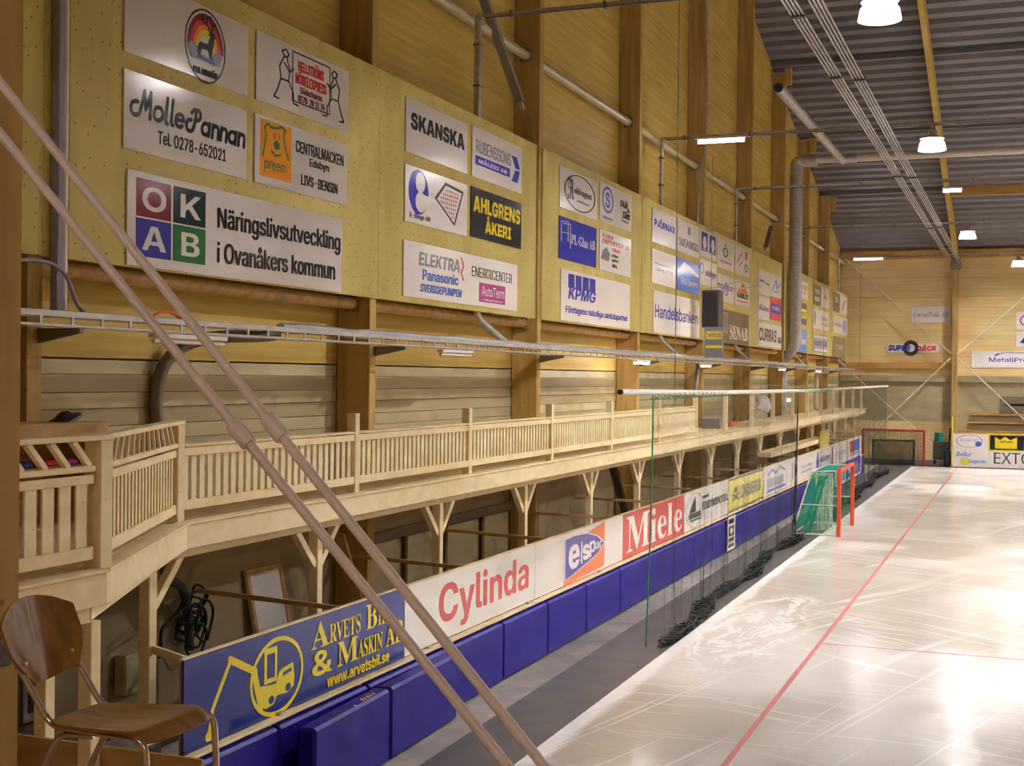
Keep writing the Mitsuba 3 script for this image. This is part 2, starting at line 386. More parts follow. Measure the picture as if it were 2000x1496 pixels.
# far wall
fwall = struct('wall_far', box(-10.9, X_RIGHT, Y_FAR, Y_FAR + 0.2, 0, 13.3), 'm_endwood_haze', 'end wall of the hall in horizontal yellow timber')
FCOL = [-3.9, 2.8, 9.5, 16.2, 22.9, 29.6]
edges = [-10.6] + FCOL + [X_RIGHT]
for i in range(len(edges) - 1):
    a, b = edges[i] + 0.02, edges[i + 1] - 0.02
    z = 5.22
    while z < 12.3:
        z1 = min(z + 1.18, 12.4)
        part(fwall, 'panel', box(a, b, Y_FAR - 0.06, Y_FAR + 0.01, z, z1 - 0.012, 0.004), 'm_endwood_haze'); z += 1.18
    part(fwall, 'sheeting_panel', box(a, b, Y_FAR - 0.05, Y_FAR + 0.01, 2.5, 4.86), 'm_clad_dark')
    part(fwall, 'lower_panel', box(a, b, Y_FAR - 0.05, Y_FAR + 0.01, 0.0, 2.49), 'm_endwood_haze' if i == 0 else 'm_clad_dark')
    solo('end_wall_beam', box(a, b, Y_FAR - 0.28, Y_FAR - 0.06, 4.86, 5.22, 0.01), 'm_clad_dark', f'grey horizontal beam across the end wall, {ORD[i]} bay from the left', 'beam')
    solo('eaves_beam', box(a, b, Y_FAR - 0.5, Y_FAR - 0.06, 12.25, 12.72, 0.01), 'm_glulam_flat', f'brown timber eaves beam at the top of the end wall, {ORD[i]} bay from the left', 'beam')
solo('end_wall_ledge', box(-10.5, -4.1, Y_FAR - 0.3, Y_FAR - 0.06, 5.62, 5.98, 0.01), 'm_glulam_flat', 'brown timber ledge on the end wall left of the tall column', 'beam')
for i, x in enumerate(FCOL[:3]):
    t = thing('end_wall_column', ('brown timber column in the middle of the end wall', 'timber column on the end wall beyond the right edge', 'second timber column beyond the right edge')[i], 'column')
    part(t, 'shaft', box(x - 0.16, x + 0.16, Y_FAR - 0.75, Y_FAR - 0.07, 0, 12.2, 0.01), 'm_glulam')
    part(t, 'head_plate', box(x - 0.28, x + 0.28, Y_FAR - 1.0, Y_FAR - 0.1, 11.55, 12.2, 0.02), 'm_darkmetal', 'grey steel head plate')

def rod(p0, p1, label):
    solo('bracing_rod', tube([p0, p1], 0.035, 8), 'm_rod', label, 'rod', smooth=40)
yb = Y_FAR - 0.9
rod((-10.4, yb, 12.4), (-4.1, yb, 6.55), 'thin pale bracing rod slanting down from the upper left corner of the end wall')
rod((-4.1, yb, 6.3), (-9.0, yb, 1.3), 'thin pale bracing rod slanting down left to the red goal by the end wall')
rod((-10.4, yb - 0.1, 5.9), (-4.1, yb - 0.1, 0.3), 'thin pale bracing rod slanting down right behind the dark goal')
rod((-3.75, yb, 6.5), (2.5, yb, 12.2), 'thin bright bracing rod rising right from the end wall column')
rod((-3.75, yb, 6.35), (2.5, yb, 0.3), 'thin pale bracing rod falling right from the end wall column')

# side walls that close the hall out of view
struct('wall_right', box(X_RIGHT, X_RIGHT + 0.2, Y_NEAR, Y_FAR, 0, 24), 'm_wallwood', 'opposite wall of the hall')
struct('wall_near', cat([box(-10.9, X_RIGHT, 3.35, 3.6, 0, 3.4), box(-10.9, X_RIGHT, 3.35, 3.6, 7.6, 13.4)]), 'm_wallwood', 'near wall under and over the gallery opening')
struct('wall_back', box(-10.9, X_RIGHT, -4.2, -4.0, 3.2, 7.8), 'm_wallwood', 'back wall of the gallery behind the viewer')
struct('floor', box(-10.6, X_RIGHT, -4.0, 3.9, 3.2, 3.42), 'm_oldwood', 'timber floor of the near gallery')
struct('ceiling', box(-10.6, X_RIGHT, -4.0, 3.6, 7.6, 7.8), 'm_wallwood', 'ceiling of the near gallery')

# purlins, rafter, tie rods
for i, py in enumerate([51.2, 58.9, 66.3, 74.0]):
    z = zdeck(py)
    for a, b, side in ((-10.6, -4.02, 'left'), (-3.78, X_RIGHT, 'right')):
        glu = (i == 3 and side == 'right')
        solo('roof_purlin', box(a, b, py - 0.1, py + 0.1, z - (0.42 if glu else 0.12), z + 0.1, 0.01), 'm_glulam_flat' if glu else 'm_purlin',
             f'{"brown timber" if glu else "dark"} roof purlin {side} of the sloping rafter, {ORD[3 - i]} from the end wall', 'purlin')
for i, py in enumerate([58.9, 66.3, 74.0]):
    z = zdeck(py)
    solo('purlin_seat', box(-9.99, -9.70, py - 0.12, py + 0.12, z - 0.95, z - 0.22, 0.01), 'm_glulam', f'brown timber bearing block on a column head, {ORD[2 - i]} from the end wall', 'block')
sl = math.hypot(1, 0.245)
raf = thing('roof_rafter', 'long yellow brown glued timber rafter sloping down to the end wall column', 'rafter')
part(raf, 'timber', yz([(RIDGE, zdeck(RIDGE) - 0.85), (83.0, zdeck(83.0) - 0.75), (83.0, zdeck(83.0) - 0.06), (RIDGE, zdeck(RIDGE) - 0.06)], -4.01, -3.79), 'm_wallwood')
part(raf, 'timber', yz([(4.2, zdeck(4.2) - 0.75), (RIDGE, zdeck(RIDGE) - 0.85), (RIDGE, zdeck(RIDGE) - 0.06), (4.2, zdeck(4.2) - 0.06)], -4.01, -3.79), 'm_wallwood')
tie = thing('roof_tie', 'long bundle of thin pale steel tie rods hanging under the roof', 'tie rods')
for side in (-1, 1):
    for k in range(4):
        x = -3.9 + side * (0.12 + 0.075 * k)
        part(tie, 'rod', tube([(x, 4.2, 11.9), (x, 82.4, 11.9)], 0.021, 8), 'm_galv', smooth=40)
for yy, s0 in ((25.7, -1), (31.2, -1), (31.6, 1), (47.0, -1), (47.4, 1), (63.0, 1), (63.4, -1)):
    part(tie, 'coupler_plate', box(-3.9 + s0 * 0.09, -3.9 + s0 * 0.38, yy - 0.06, yy + 0.06, 11.85, 11.95, 0.01), 'm_dark')

# lighting rails, conduits and lamps
def bowl(n=24):
    return lathe([(0.15, 0.06), (0.27, -0.02), (0.34, -0.12), (0.38, -0.32), (0.36, -0.32), (0.31, -0.12), (0.25, -0.03), (0.13, 0.05), (0.15, 0.06)], n=n)
BOWL = mikit.ply(bowl(), 'm_white', True)
LENS = mikit.ply(lathe([(0.0, 0.0), (0.22, 0.0), (0.22, 0.003), (0.0, 0.003)], n=20), 'm_white')
def emit(v): return {'type': 'area', 'radiance': rgb(v)}
def high_bay(x, y, z, label, group=None):
    t = thing('high_bay_lamp', label, 'lamp', group)
    part(t, 'stem', tube([(x, y, z), (x, y, z + 0.34)], 0.025, 8), 'm_galv', smooth=40)
    part(t, 'housing', lathe([(0, 0.2), (0.11, 0.2), (0.13, 0.06), (0.30, 0.01), (0.33, -0.03), (0.0, -0.03)], (x, y, z)), 'm_galv', smooth=35)
    part(t, 'glass_shade', None, None, shape={**BOWL, 'to_world': T().translate([x, y, z - 0.03]), 'e': emit([BOWL_POWER * v for v in HID])})
    part(t + '__glass_shade', 'lens', None, None, shape={**LENS, 'to_world': T().translate([x, y, z - 0.275]), 'e': emit([HID_POWER * v for v in HID])})
def tube_lamp(x0, x1, y, z, label, power=TUBE_POWER, along='x', group=None):
    t = thing('tube_lamp', label, 'lamp', group)
    if along == 'x':
        part(t, 'housing', box(x0, x1, y - 0.07, y + 0.07, z + 0.05, z + 0.12, 0.01), 'm_paint_white')
        part(t, 'tube', tube([(x0 + 0.02, y, z), (x1 - 0.02, y, z)], 0.075, 12), None, smooth=40)
    else:
        part(t, 'housing', box(y - 0.06, y + 0.06, x0, x1, z + 0.03, z + 0.09, 0.01), 'm_paint_white')
        part(t, 'tube', tube([(y, x0 + 0.02, z), (y, x1 - 0.02, z)], 0.03, 10), None, smooth=40)
    k = t + '__tube'
    scene[k]['bsdf'] = {'type': 'ref', 'id': 'm_white'}
    if power > 0: scene[k]['emitter'] = emit([power * v for v in (1.0, 0.93, 1.0)])

RAILS = [24.1, 38.2, 49.1, 62.4, 78.2, 10.0]
for i, ry in enumerate(RAILS):
    t = thing('lighting_rail', f'thin grey lighting rail crossing the hall, {ORD[i]} from the top' if i < 5 else 'lighting rail above the frame', 'rail')
    chn = part(t, 'channel', box(-9.98, X_RIGHT - 0.2, ry - 0.03, ry + 0.03, 11.95, 12.02, 0.006), 'm_galv')
    part(t, 'cable', tube([(-9.9, ry - 0.045, 11.93), (X_RIGHT - 1, ry - 0.045, 11.93)], 0.016, 6), 'm_darkmetal')
    for k in range(8):
        x = -9.4 + 1.9 * k
        part(chn, 'clip', box(x, x + 0.05, ry - 0.07, ry + 0.045, 11.90, 12.04, 0.004), 'm_darkmetal')
    t = thing('conduit', f'pale vertical conduit pipe on the wall meeting the {ORD[i]} lighting rail' if i < 5 else 'conduit pipe hidden behind the near column', 'pipe')
    pp_ = part(t, 'pipe', tube(bend([(-9.97, ry, 11.98), (-10.07, ry, 11.98), (-10.07, ry, 6.1), (-9.62, ry + 0.45, 5.62)], 0.25), 0.055 if i else 0.07, 10), 'm_galv', smooth=50)
    for z in (10.6, 11.4): part(pp_, 'clamp', box(-10.14, -10.0, ry - 0.085, ry + 0.085, z, z + 0.04, 0.004), 'm_darkmetal')
seen = {(24.1, -2.45): 'dazzling lamp cut by the top edge', (38.2, -2.45): 'large dazzling high bay lamp beside the sloping rafter', (62.4, -2.45): 'dazzling lamp next to the far end of the tie rods'}
for ry in LAMP_ROWS:
    for k, x in enumerate(LAMP_X):
        if ry == 78.2: x += 2.05
        lab = seen.get((ry, x)) or ('dazzling lamp at the right edge above the end wall signs' if (ry == 78.2 and k == 0) else None)
        high_bay(x, ry, 11.6, lab or 'high bay lamp hanging from a rail beyond the frame', None if lab else 'high bay lamps out of the frame')
tube_lamp(-2.78, -2.12, 49.1, 11.62, 'small lit tube lamp hanging beside the rafter between two dazzling lamps', TUBE_POWER)
tube_lamp(-9.0, -7.6, 38.2, 11.84, 'long lit tube lamp on the rail near the wall, over the sign boards')
tube_lamp(-9.25, -7.6, 78.2, 11.84, 'long lit tube lamp at the top of the end wall')

for k, x in enumerate((-4.0, 0.5, 5.0)):
    tube_lamp(x - 0.75, x + 0.75, -0.6, 7.3, 'tube lamp on the gallery ceiling behind the viewer', 14.0, group='gallery lamps behind the viewer')
# ---------------------------------------------------------------- sign boards on the columns
BOARDS = [(4.2, 11.64), (11.645, 19.655), (19.66, 27.2), (27.62, 35.72), (35.76, 43.76), (43.8, 51.86), (51.9, 58.5), (59.2, 67.5), (67.62, 74.4), (74.5, 81.4)]
for i, (a, b) in enumerate(BOARDS):
    solo('sign_board', box(-9.995, -9.955, a, b, 6.2, 9.98, 0.004), 'm_ply',
         ('yellow plywood sign board hidden behind the near column' if i == 0 else f'large yellow plywood board carrying signs, {ORD[i - 1]} from the left'), 'board')

U, VV = np.array([0, 1.0, 0]), np.array([0, 0, 1.0])
def sign(name, rect, bg, els, label, plane=-9.95, depth=0.018, frame=None, cat_='sign', bev=0.004, along='y', o=None):
    """rect = (a0, a1, z0, z1); els: (part, colour, shape in metres from the lower left corner)."""
    a0, a1, z0, z1 = rect
    t = thing(name, label, cat_)
    w, h = a1 - a0, z1 - z0
    if along == 'y': base, u, v, n = np.array([plane, a0, z0]), U, VV, np.array([1.0, 0, 0])
    else: base, u, v, n = np.array([a0, plane, z0]), np.array([1.0, 0, 0]), VV, np.array([0, -1.0, 0])
    if frame is not None: base, u, v = frame; n = np.cross(u, v)
    pl = box(0, w, 0, h, 0, depth, bev)
    part(t, 'plate', place(pl, base, u, v), 'm_white' if bg == 'w' else 's_' + bg)
    for lay, (pn, col, s) in enumerate(els):
        s = affinity.scale(s, w, h, origin=(0, 0))
        if s.is_empty: continue
        part(t, pn, place(extrude(s, 0.0042 + 0.0012 * lay), base + n * depth, u, v), 'm_white' if col == 'w' else 's_' + col)
    return t
def tx(col, text, x0, y0, x1, y1, style='bold', slant=0.0, name='lettering'):
    return (name, col, fit(glyphs(text, style, slant), x0, y0, x1, y1))
def rc(col, x0, y0, x1, y1, name='emblem'): return (name, col, sbox(x0, y0, x1, y1))
def sh(col, s, name='emblem'): return (name, col, s)
def ring(cx, cy, rx, ry, t): return el(cx, cy, rx, ry).difference(el(cx, cy, rx * (1 - t), ry * (1 - t)))

def stroke0(w, *pts):
    return affinity.scale(LineString([(x * 2.68, y * .96) for x, y in pts]).buffer(w / 2), 1 / 2.68, 1 / .96, origin=(0, 0))
# bay 1
deer_body = Polygon([(.545, .36), (.56, .47), (.575, .50), (.62, .49), (.645, .52), (.655, .62), (.64, .63), (.66, .70), (.69, .66), (.70, .62), (.685, .60), (.685, .52), (.675, .46), (.67, .36), (.672, .30), (.655, .30), (.652, .38), (.64, .42), (.585, .41), (.575, .36), (.572, .30), (.556, .30)])
antler = union_all([stroke0(.026, (.655, .68), (.635, .74), (.60, .78), (.59, .86)), stroke0(.022, (.62, .765), (.635, .86)), stroke0(.022, (.60, .79), (.565, .80)), stroke0(.022, (.665, .69), (.675, .76), (.655, .82), (.66, .88)), stroke0(.02, (.672, .77), (.70, .80))])
E0 = el(.62, .46, .168, .50)
def arch(r1, r2): return el(.62, .42, .150 * r1, .47 * r1).difference(el(.62, .42, .150 * r2, .47 * r2)).intersection(sbox(0, .42, 1, 1))
sign('advertising_sign', (12.98, 15.65, 8.73, 9.68), 'w', [
    sh('k', ring(.62, .46, .172, .50, .045)), sh('mr', arch(1.02, .86)), sh('pk', arch(.86, .70)), sh('o', arch(.70, .55)), sh('y', arch(.55, .38)),
    sh('sl', Polygon([(.47, .40), (.50, .47), (.54, .42), (.58, .33), (.67, .33), (.72, .44), (.76, .40), (.74, .25), (.50, .25)])), sh('lb', Polygon([(.54, .28), (.70, .24), (.69, .29), (.56, .31)])),
    sh('k', union_all([deer_body, antler])), tx('k', 'POLARBRÖD', .52, .06, .72, .17, 'bold')],
    'white sign with a dark reindeer in a rainbow oval emblem')
man = lambda dx, s: union_all([stroke0(.022, *[(dx + s * a, b) for a, b in q]) for q in ([(0.0, .80), (-.02, .86), (.02, .90), (.05, .84), (.03, .78), (0, .80)], [(0, .78), (-.045, .62), (-.03, .44), (-.07, .24), (-.10, .14), (-.05, .13)], [(.03, .76), (.06, .62), (.05, .44), (.10, .28), (.10, .14), (.15, .13)], [(.0, .70), (.06, .58), (.10, .66)], [(-.03, .44), (.05, .44)])])
sign('advertising_sign', (15.86, 18.54, 8.73, 9.69), 'w', [
    sh('k', stroke0(.018, (.36, .18), (.36, .92), (.77, .92), (.77, .18), (.36, .18))), sh('k', man(.27, 1)), sh('k', man(.84, -1)),
    tx('r', 'HELLSTRÖMS', .42, .66, .70, .86, 'bold'), tx('r', 'MÖBELEXPRESS', .39, .46, .73, .66, 'bold'), tx('mr', 'Söderhamn', .44, .33, .68, .43, 'light'), tx('mr', '0270-28 11 74', .42, .20, .71, .30, 'light')],
    'white sign with two line drawn men carrying a red lettered board')
def _arc(cx, cy, r, a0, a1, n=14):
    return [(cx + r * math.cos(math.radians(a)), cy + r * math.sin(math.radians(a))) for a in np.linspace(a0, a1, n)]
_script = {'o': ([_arc(.5, .5, .45, 0, 360, 25)], 1.10), 'l': ([[(.2, 1.75), (.2, .2), (.26, .06), (.42, .03)]], .58), 'e': ([[(.06, .5), (.94, .55)] + _arc(.5, .5, .45, 8, 315, 20)], 1.10),
           'a': ([_arc(.5, .5, .45, 0, 360, 25), [(.96, 1.0), (.96, .0)]], 1.28), 'n': ([[(.1, 1.0), (.1, .0)], [(.1, .55)] + _arc(.47, .6, .37, 170, 0) + [(.84, .0)]], 1.08),
           'M': ([_arc(-.15, .45, .48, 75, 340) + [(.45, 1.1), (.55, 1.75)], [(.55, 1.75), (.82, .55), (1.2, 1.75)], [(1.2, 1.75), (1.32, .0)]], 1.62),
           'P': ([_arc(.1, .42, .44, 80, 330) + [(.62, .6), (.72, 1.7)], [(.15, 1.45), (.4, 1.72)] + _arc(.85, 1.35, .40, 100, -110) + [(.62, .95)]], 1.5)}
def molle(word, x, base, unit, W, H):
    gs = []
    for ch in word:
        st, adv = _script[ch]
        for pl in st: gs.append(LineString([(x + unit * (px + .14 * py), base + unit * py * .92) for px, py in pl]).buffer(.026))
        x += adv * unit
    return affinity.scale(union_all(gs), 1 / W, 1 / H, origin=(0, 0))
sign('advertising_sign', (12.98, 15.63, 7.59, 8.53), 'w', [
    ('lettering', 'k', molle('Molle', .24, .43, .195, 2.65, .94)), ('lettering', 'k', molle('Pannan', 1.30, .43, .180, 2.65, .94)), tx('k', 'Tel. 0278-652021', .25, .17, .81, .34, 'sans')],
    'white sign with black script lettering over a telephone number')
bear = union_all([stroke0(.035, (.075, .42), (.105, .74), (.09, .84), (.12, .90), (.15, .86), (.22, .88), (.26, .92), (.30, .88), (.28, .80), (.30, .62), (.33, .46)), stroke0(.025, (.19, .78), (.19, .72)), stroke0(.025, (.235, .78), (.235, .72)), el(.21, .62, .032, .07), stroke0(.03, (.16, .52), (.20, .46), (.25, .50))])
sign('advertising_sign', (15.84, 18.51, 7.59, 8.54), 'w', [
    rc('o', .05, .12, .36, .95), sh('gr', bear), tx('gr', 'preem', .09, .19, .31, .36, 'sans'),
    tx('k', 'CENTRALMACKEN', .41, .62, .95, .80, 'sans'), tx('k', 'Edsbyn', .56, .43, .78, .58, 'sans'), tx('k', 'LIVS · BENSIN', .47, .14, .88, .30, 'sans')],
    'white sign with an orange square bear emblem and three lines of text')
def okl(ch, cx, cy): return tx('w', ch, cx - .024, cy - .13, cx + .024, cy + .13, 'bold')
sign('advertising_sign', (13.06, 18.37, 6.22, 7.36), 'w', [
    rc('mr', .032, .53, .162, .93), rc('dk', .172, .53, .302, .93), rc('pu', .032, .11, .162, .51), rc('gr', .172, .11, .302, .51),
    tx('w', 'O', .052, .60, .142, .86), tx('w', 'K', .198, .60, .282, .86), tx('w', 'A', .052, .18, .142, .44), tx('w', 'B', .202, .18, .276, .44),
    tx('k', 'Näringslivsutveckling', .355, .50, .985, .80, 'sans'), tx('k', 'i Ovanåkers kommun', .355, .16, .955, .42, 'sans')],
    'long white sign with four coloured letter squares and two lines of black text')
# bay 2
sign('advertising_sign', (20.61, 23.31, 8.78, 9.72), 'w', [tx('k', 'SKANSKA', .07, .45, .94, .76, 'black')], 'white sign with one bold black word, top row of the second board')
sign('advertising_sign', (23.53, 26.23, 8.78, 9.75), 'w', [
    tx('gy', 'RUBENSSONS', .07, .50, .76, .76, 'sans'), rc('b', .06, .26, .74, .44, 'panel'), tx('w', 'MÅLERI AB', .12, .30, .68, .41, 'black'),
    sh('b', Polygon([(.78, .74), (.88, .74), (.95, .50), (.86, .50)])), sh('b', Polygon([(.86, .46), (.95, .46), (.90, .20), (.78, .20)]))],
    'white sign with grey letters, a blue band and a blue arrow shape')
eb = ring(.20, .58, .155, .42, .0)
ee = el(.20, .57, .15, .40).difference(union_all([el(.225, .745, .075, .185), el(.235, .40, .085, .185), Polygon([(.23, .38), (.40, .46), (.40, .54), (.20, .56), (.2, .5)])])).difference(sbox(.30, .30, .40, .535))
pad_ = Polygon([(.45, .56), (.62, .90), (.93, .84), (.78, .14)])
sign('advertising_sign', (20.60, 23.31, 7.59, 8.57), 'w', [
    sh('b', ee), tx('k', 'E-Bingo AB', .07, .07, .38, .18, 'sans'), sh('db', pad_), sh('w', affinity.scale(pad_, .86, .86), 'panel'), sh('pk', affinity.scale(pad_, .72, .72).intersection(union_all([sbox(.4 + .035 * i, 0, .418 + .035 * i, 1) for i in range(16)])).intersection(union_all([sbox(0, .1 + .08 * i, 1, .14 + .08 * i) for i in range(11)])), 'print')],
    'white sign with a blue letter e emblem and a tilted game card')
sign('advertising_sign', (23.51, 26.23, 7.62, 8.58), 'k', [tx('y', 'AHLGRENS', .04, .52, .97, .84, 'black'), tx('y', 'ÅKERI', .26, .14, .78, .50, 'black')], 'black sign with two lines of bold yellow letters')
sign('advertising_sign', (20.57, 26.03, 6.30, 7.27), 'w', [
    tx('gy', 'ELEKTRA', .11, .60, .44, .84, 'bold', .15), sh('r', lr(.008, (.455, .90), (.475, .74), (.455, .60), (.475, .46))), tx('k', 'ENERGICENTER', .55, .58, .94, .78, 'light'),
    tx('lb', 'Panasonic', .14, .34, .43, .54, 'bold'), tx('lb', 'SVERIGEPUMPEN', .125, .12, .46, .27, 'bold', .1), rc('mg', .62, .10, .87, .48, 'panel'), tx('w', 'AutoTerm', .64, .22, .86, .42, 'sans'), tx('w', 'VÄRMEPUMPAR', .66, .13, .84, .17, 'bold')],
    'long white sign with five small company names and a purple label')
# bay 3
sign('advertising_sign', (28.68, 31.49, 8.82, 9.77), 'w', [
    sh('k', ring(.53, .50, .42, .45, .06)), tx('k', 'R', .20, .28, .36, .82, 'frak'), tx('k', 'obbington', .37, .42, .84, .64, 'frak'), tx('gy', 'TANDLÄKARE AB', .44, .28, .78, .34, 'sans')], 'white sign with a black oval around an old style letter')
sign('advertising_sign', (31.75, 34.60, 8.85, 9.83), 'w', [
    sh('lb', ring(.23, .60, .17, .34, .18)), tx('lb', 'S', .165, .40, .295, .80, 'bold'), tx('gy', 'SMIDESTEC', .09, .10, .38, .16, 'sans'), tx('k', 'Stål', .62, .58, .86, .78, 'bold', .1), tx('k', '&', .86, .50, .93, .60, 'bold'), tx('k', 'Sått', .70, .30, .94, .50, 'bold', .1), tx('gy', 'i Edsbyn', .66, .18, .88, .25, 'sans')],
    'white sign with a blue ringed letter S at the left')
sign('advertising_sign', (28.68, 31.50, 7.65, 8.62), 'b', [
    sh('w', union_all([ln(.016, (.05, .40), (.05, .88), (.22, .92), (.22, .44)), ln(.016, (.10, .84), (.28, .88), (.28, .30)), ln(.014, (.05, .62), (.22, .66))])), tx('w', 'PL-Glas AB', .30, .42, .95, .66, 'serif')], 'blue sign with white lettering and an angular outline emblem')
sign('advertising_sign', (31.77, 34.59, 7.63, 8.65), 'w', [
    tx('r', 'FARER-', .06, .82, .45, .92, 'bi'), tx('r', 'IMPORTEN AB', .06, .68, .94, .80, 'bi'), tx('pk', 'TÄGT', .36, .54, .66, .64, 'bold'), sh('gy', Polygon([(.04, .28), (.10, .50), (.20, .60), (.30, .44), (.27, .26)])),
    tx('k', 'FÅR', .38, .40, .56, .48), tx('k', 'KÖTT', .38, .28, .58, .36), tx('k', 'ULL', .38, .14, .54, .22)], 'white sign with red slanted heading and a grey animal drawing')
sign('advertising_sign', (28.84, 34.54, 6.24, 7.43), 'w', [
    *[rc('b', .09 + .095 * i, .66 - .0 * i, .168 + .095 * i, .93) for i in range(4)], tx('b', 'KPMG', .09, .44, .46, .68, 'bold', .2), tx('b', 'Företagens naturliga samtalspartner', .06, .13, .96, .30, 'light', .1)],
    'white sign with four blue squares over slanted blue capitals')
# bay 4
sign('advertising_sign', (36.75, 39.57, 8.82, 9.80), 'w', [tx('b', 'PJÖRNAX', .07, .48, .93, .74, 'bold', -.1)], 'white sign with dark blue capitals, leftmost in the top row of the fourth board')
sign('advertising_sign', (39.76, 42.55, 8.82, 9.83), 'w', [rc('gy', .45, .62, .56, .86), tx('k', 'SVEASKOG', .05, .20, .95, .44, 'light')], 'white sign with a tiny grey crest over thin black capitals')
bl = lambda x: [rc('nv', x, .22, x + .36, .92), sh('w', union_all([el(x + .18, .62, .10, .15), el(x + .12, .50, .06, .09), el(x + .25, .48, .06, .10), el(x + .18, .38, .08, .08)]), 'print'), rc('w', x + .05, .255, x + .31, .285, 'print')]
sign('advertising_sign', (42.70, 45.19, 8.95, 9.83), 'w', bl(.08) + bl(.56), 'white sign with two dark blue upright emblems')
sign('advertising_sign', (42.75, 45.24, 8.02, 8.85), 'w', [sh('lb', ring(.10, .64, .10, .22, .3)), tx('db', 'edsbyn', .30, .34, .94, .66, 'bold')], 'small white sign with a lower case grey word under the two blue emblems')
sign('advertising_sign', (45.35, 48.12, 8.80, 9.82), 'w', [sh('g', ring(.46, .58, .15, .17, .3)), rc('g', .42, .78, .50, .86), tx('pk', 'HÄLSINGE', .12, .20, .86, .30, 'light')], 'white sign with a small dark green ring')
sign('advertising_sign', (48.35, 51.02, 8.82, 9.84), 'w', [sh('pk', ln(.04, (.12, .40), (.46, .82))), sh('pk', ln(.04, (.26, .30), (.46, .46))), rc('r', .70, .62, .84, .90), sh('lb', ring(.77, .30, .12, .16, .35))], 'white sign with red slashes and a small blue ring')
sign('advertising_sign', (36.76, 39.62, 7.65, 8.63), 'w', [sh('sl', ln(.03, (.10, .62), (.40, .58), (.90, .60))), tx('sl', 'skog & trä', .18, .36, .84, .50, 'light')], 'white sign printed pale to imitate a lamp reflection, under the blue capitals')  # pale print colours stand in for lamp glare on the sign
sign('advertising_sign', (39.69, 42.63, 7.65, 8.62), 'lb', [sh('w', Polygon([(.02, .60), (.30, .94), (.98, .66), (.98, .55), (.30, .72)])), tx('w', 'El & Element', .18, .20, .92, .42, 'bold')], 'light blue sign with a white sweep and white lettering')
sign('advertising_sign', (36.98, 42.76, 6.24, 7.46), 'w', [tx('nv', 'Handelsbanken', .03, .36, .95, .68, 'sans')], 'long white sign with one dark blue word at the bottom of the fourth board')
sign('advertising_sign', (45.42, 48.19, 7.63, 8.58), 'w', [tx('b', 'nontpol', .04, .40, .92, .72, 'sans'), sh('b', ring(.52, .50, .12, .24, .2))], 'white sign with a long blue word beside the black loudspeaker')
sign('advertising_sign', (48.42, 51.19, 7.67, 8.60), 'w', [*[sh('or', Polygon([(.14 + .24 * i, .52), (.26 + .24 * i - (.0), .60 + .22 * (i == 1) + .1), (.37 + .24 * i, .52)])) for i in range(3)], sh('or', Polygon([(.22, .56), (.50, .96), (.78, .56)])), tx('k', 'KARLIT', .12, .30, .88, .50, 'black'), rc('pk', .12, .16, .88, .20)], 'white sign with an orange triangle over heavy black capitals')
sign('advertising_sign', (45.89, 51.02, 6.21, 7.38), 'br', [tx('w', 'SENAB', .32, .14, .96, .56, 'serif'), *[tx('w', ''.join('KONTOR'[i % 6] for i in range(1)) if False else 'I', .06 + .055 * i, .30, .075 + .055 * i, .92, 'light') for i in range(4)]], 'brown sign with tall white serif capitals')
# bay 5
sign('advertising_sign', (52.95, 55.52, 8.36, 9.35), 'w', [tx('nv', 'Svets', .08, .48, .46, .62, 'bold'), tx('gy', 'service', .50, .44, .94, .56, 'light')], 'white sign with small dark text left of the silver duct, top row')
sign('advertising_sign', (55.57, 58.25, 8.42, 9.33), 'w', [sh('lb', lr(.05, (.20, .30), (.50, .80), (.60, .40), (.90, .70))), sh('lb', lr(.04, (.3, .2), (.8, .3)))], 'white sign with a pale blue scribbled emblem')
sign('advertising_sign', (52.98, 55.52, 7.34, 8.26), 'w', [tx('b', 'Okularet', .05, .40, .92, .64, 'bi')], 'white sign with one blue slanted word left of the red and blue sign')
sign('advertising_sign', (55.63, 58.26, 7.44, 8.38), 'pk', [rc('pu', .10, .30, .94, .74), tx('w', 'FLAGG', .2, .44, .84, .62, 'bold')], 'red sign with a blue middle next to the silver duct')
sign('advertising_sign', (53.02, 58.45, 6.27, 7.22), 'w', [tx('k', 'CURRAS', .03, .22, .76, .78, 'bold', .15), tx('k', '.nu', .80, .22, .96, .50, 'bold')], 'long white sign with heavy slanted black lettering below the red and blue sign')
# beyond the duct
sign('advertising_sign', (62.5, 65.73, 8.81, 9.62), 'w', [tx('pk', 'BYGG', .30, .52, .90, .76, 'sans'), rc('gy', .3, .3, .9, .34)], 'white sign with faint red text just right of the silver duct')
sign('advertising_sign', (62.5, 65.53, 7.56, 8.57), 'db', [rc('y', .20, .28, .96, .74, 'panel'), tx('k', 'TAXI', .3, .40, .9, .62, 'bold')], 'dark sign with a yellow block just right of the silver duct')
sign('advertising_sign', (62.5, 65.62, 6.22, 7.33), 'sky', [tx('w', 'Vero', .25, .34, .92, .64, 'bold')], 'light blue sign just right of the silver duct')
sign('advertising_sign', (67.72, 70.28, 8.72, 9.74), 'br', [tx('w', 'HUS', .15, .56, .85, .82, 'bold'), tx('w', 'MARK', .15, .2, .85, .42, 'bold')], 'brown sign with white words, sixth board top row left')
sign('advertising_sign', (70.32, 73.4, 8.73, 9.79), 'w', [tx('mg', 'Allt', .25, .44, .75, .68, 'bi')], 'white sign with a pale purple word, sixth board top row right')
sign('advertising_sign', (67.72, 73.32, 7.52, 8.57), 'w', [rc('gy', .06, .2, .14, .8), tx('gy', 'Bonnie', .5, .5, .92, .72, 'bi'), tx('gy', 'maskin', .5, .22, .92, .42, 'light')], 'wide white sign with grey text, sixth board middle row')
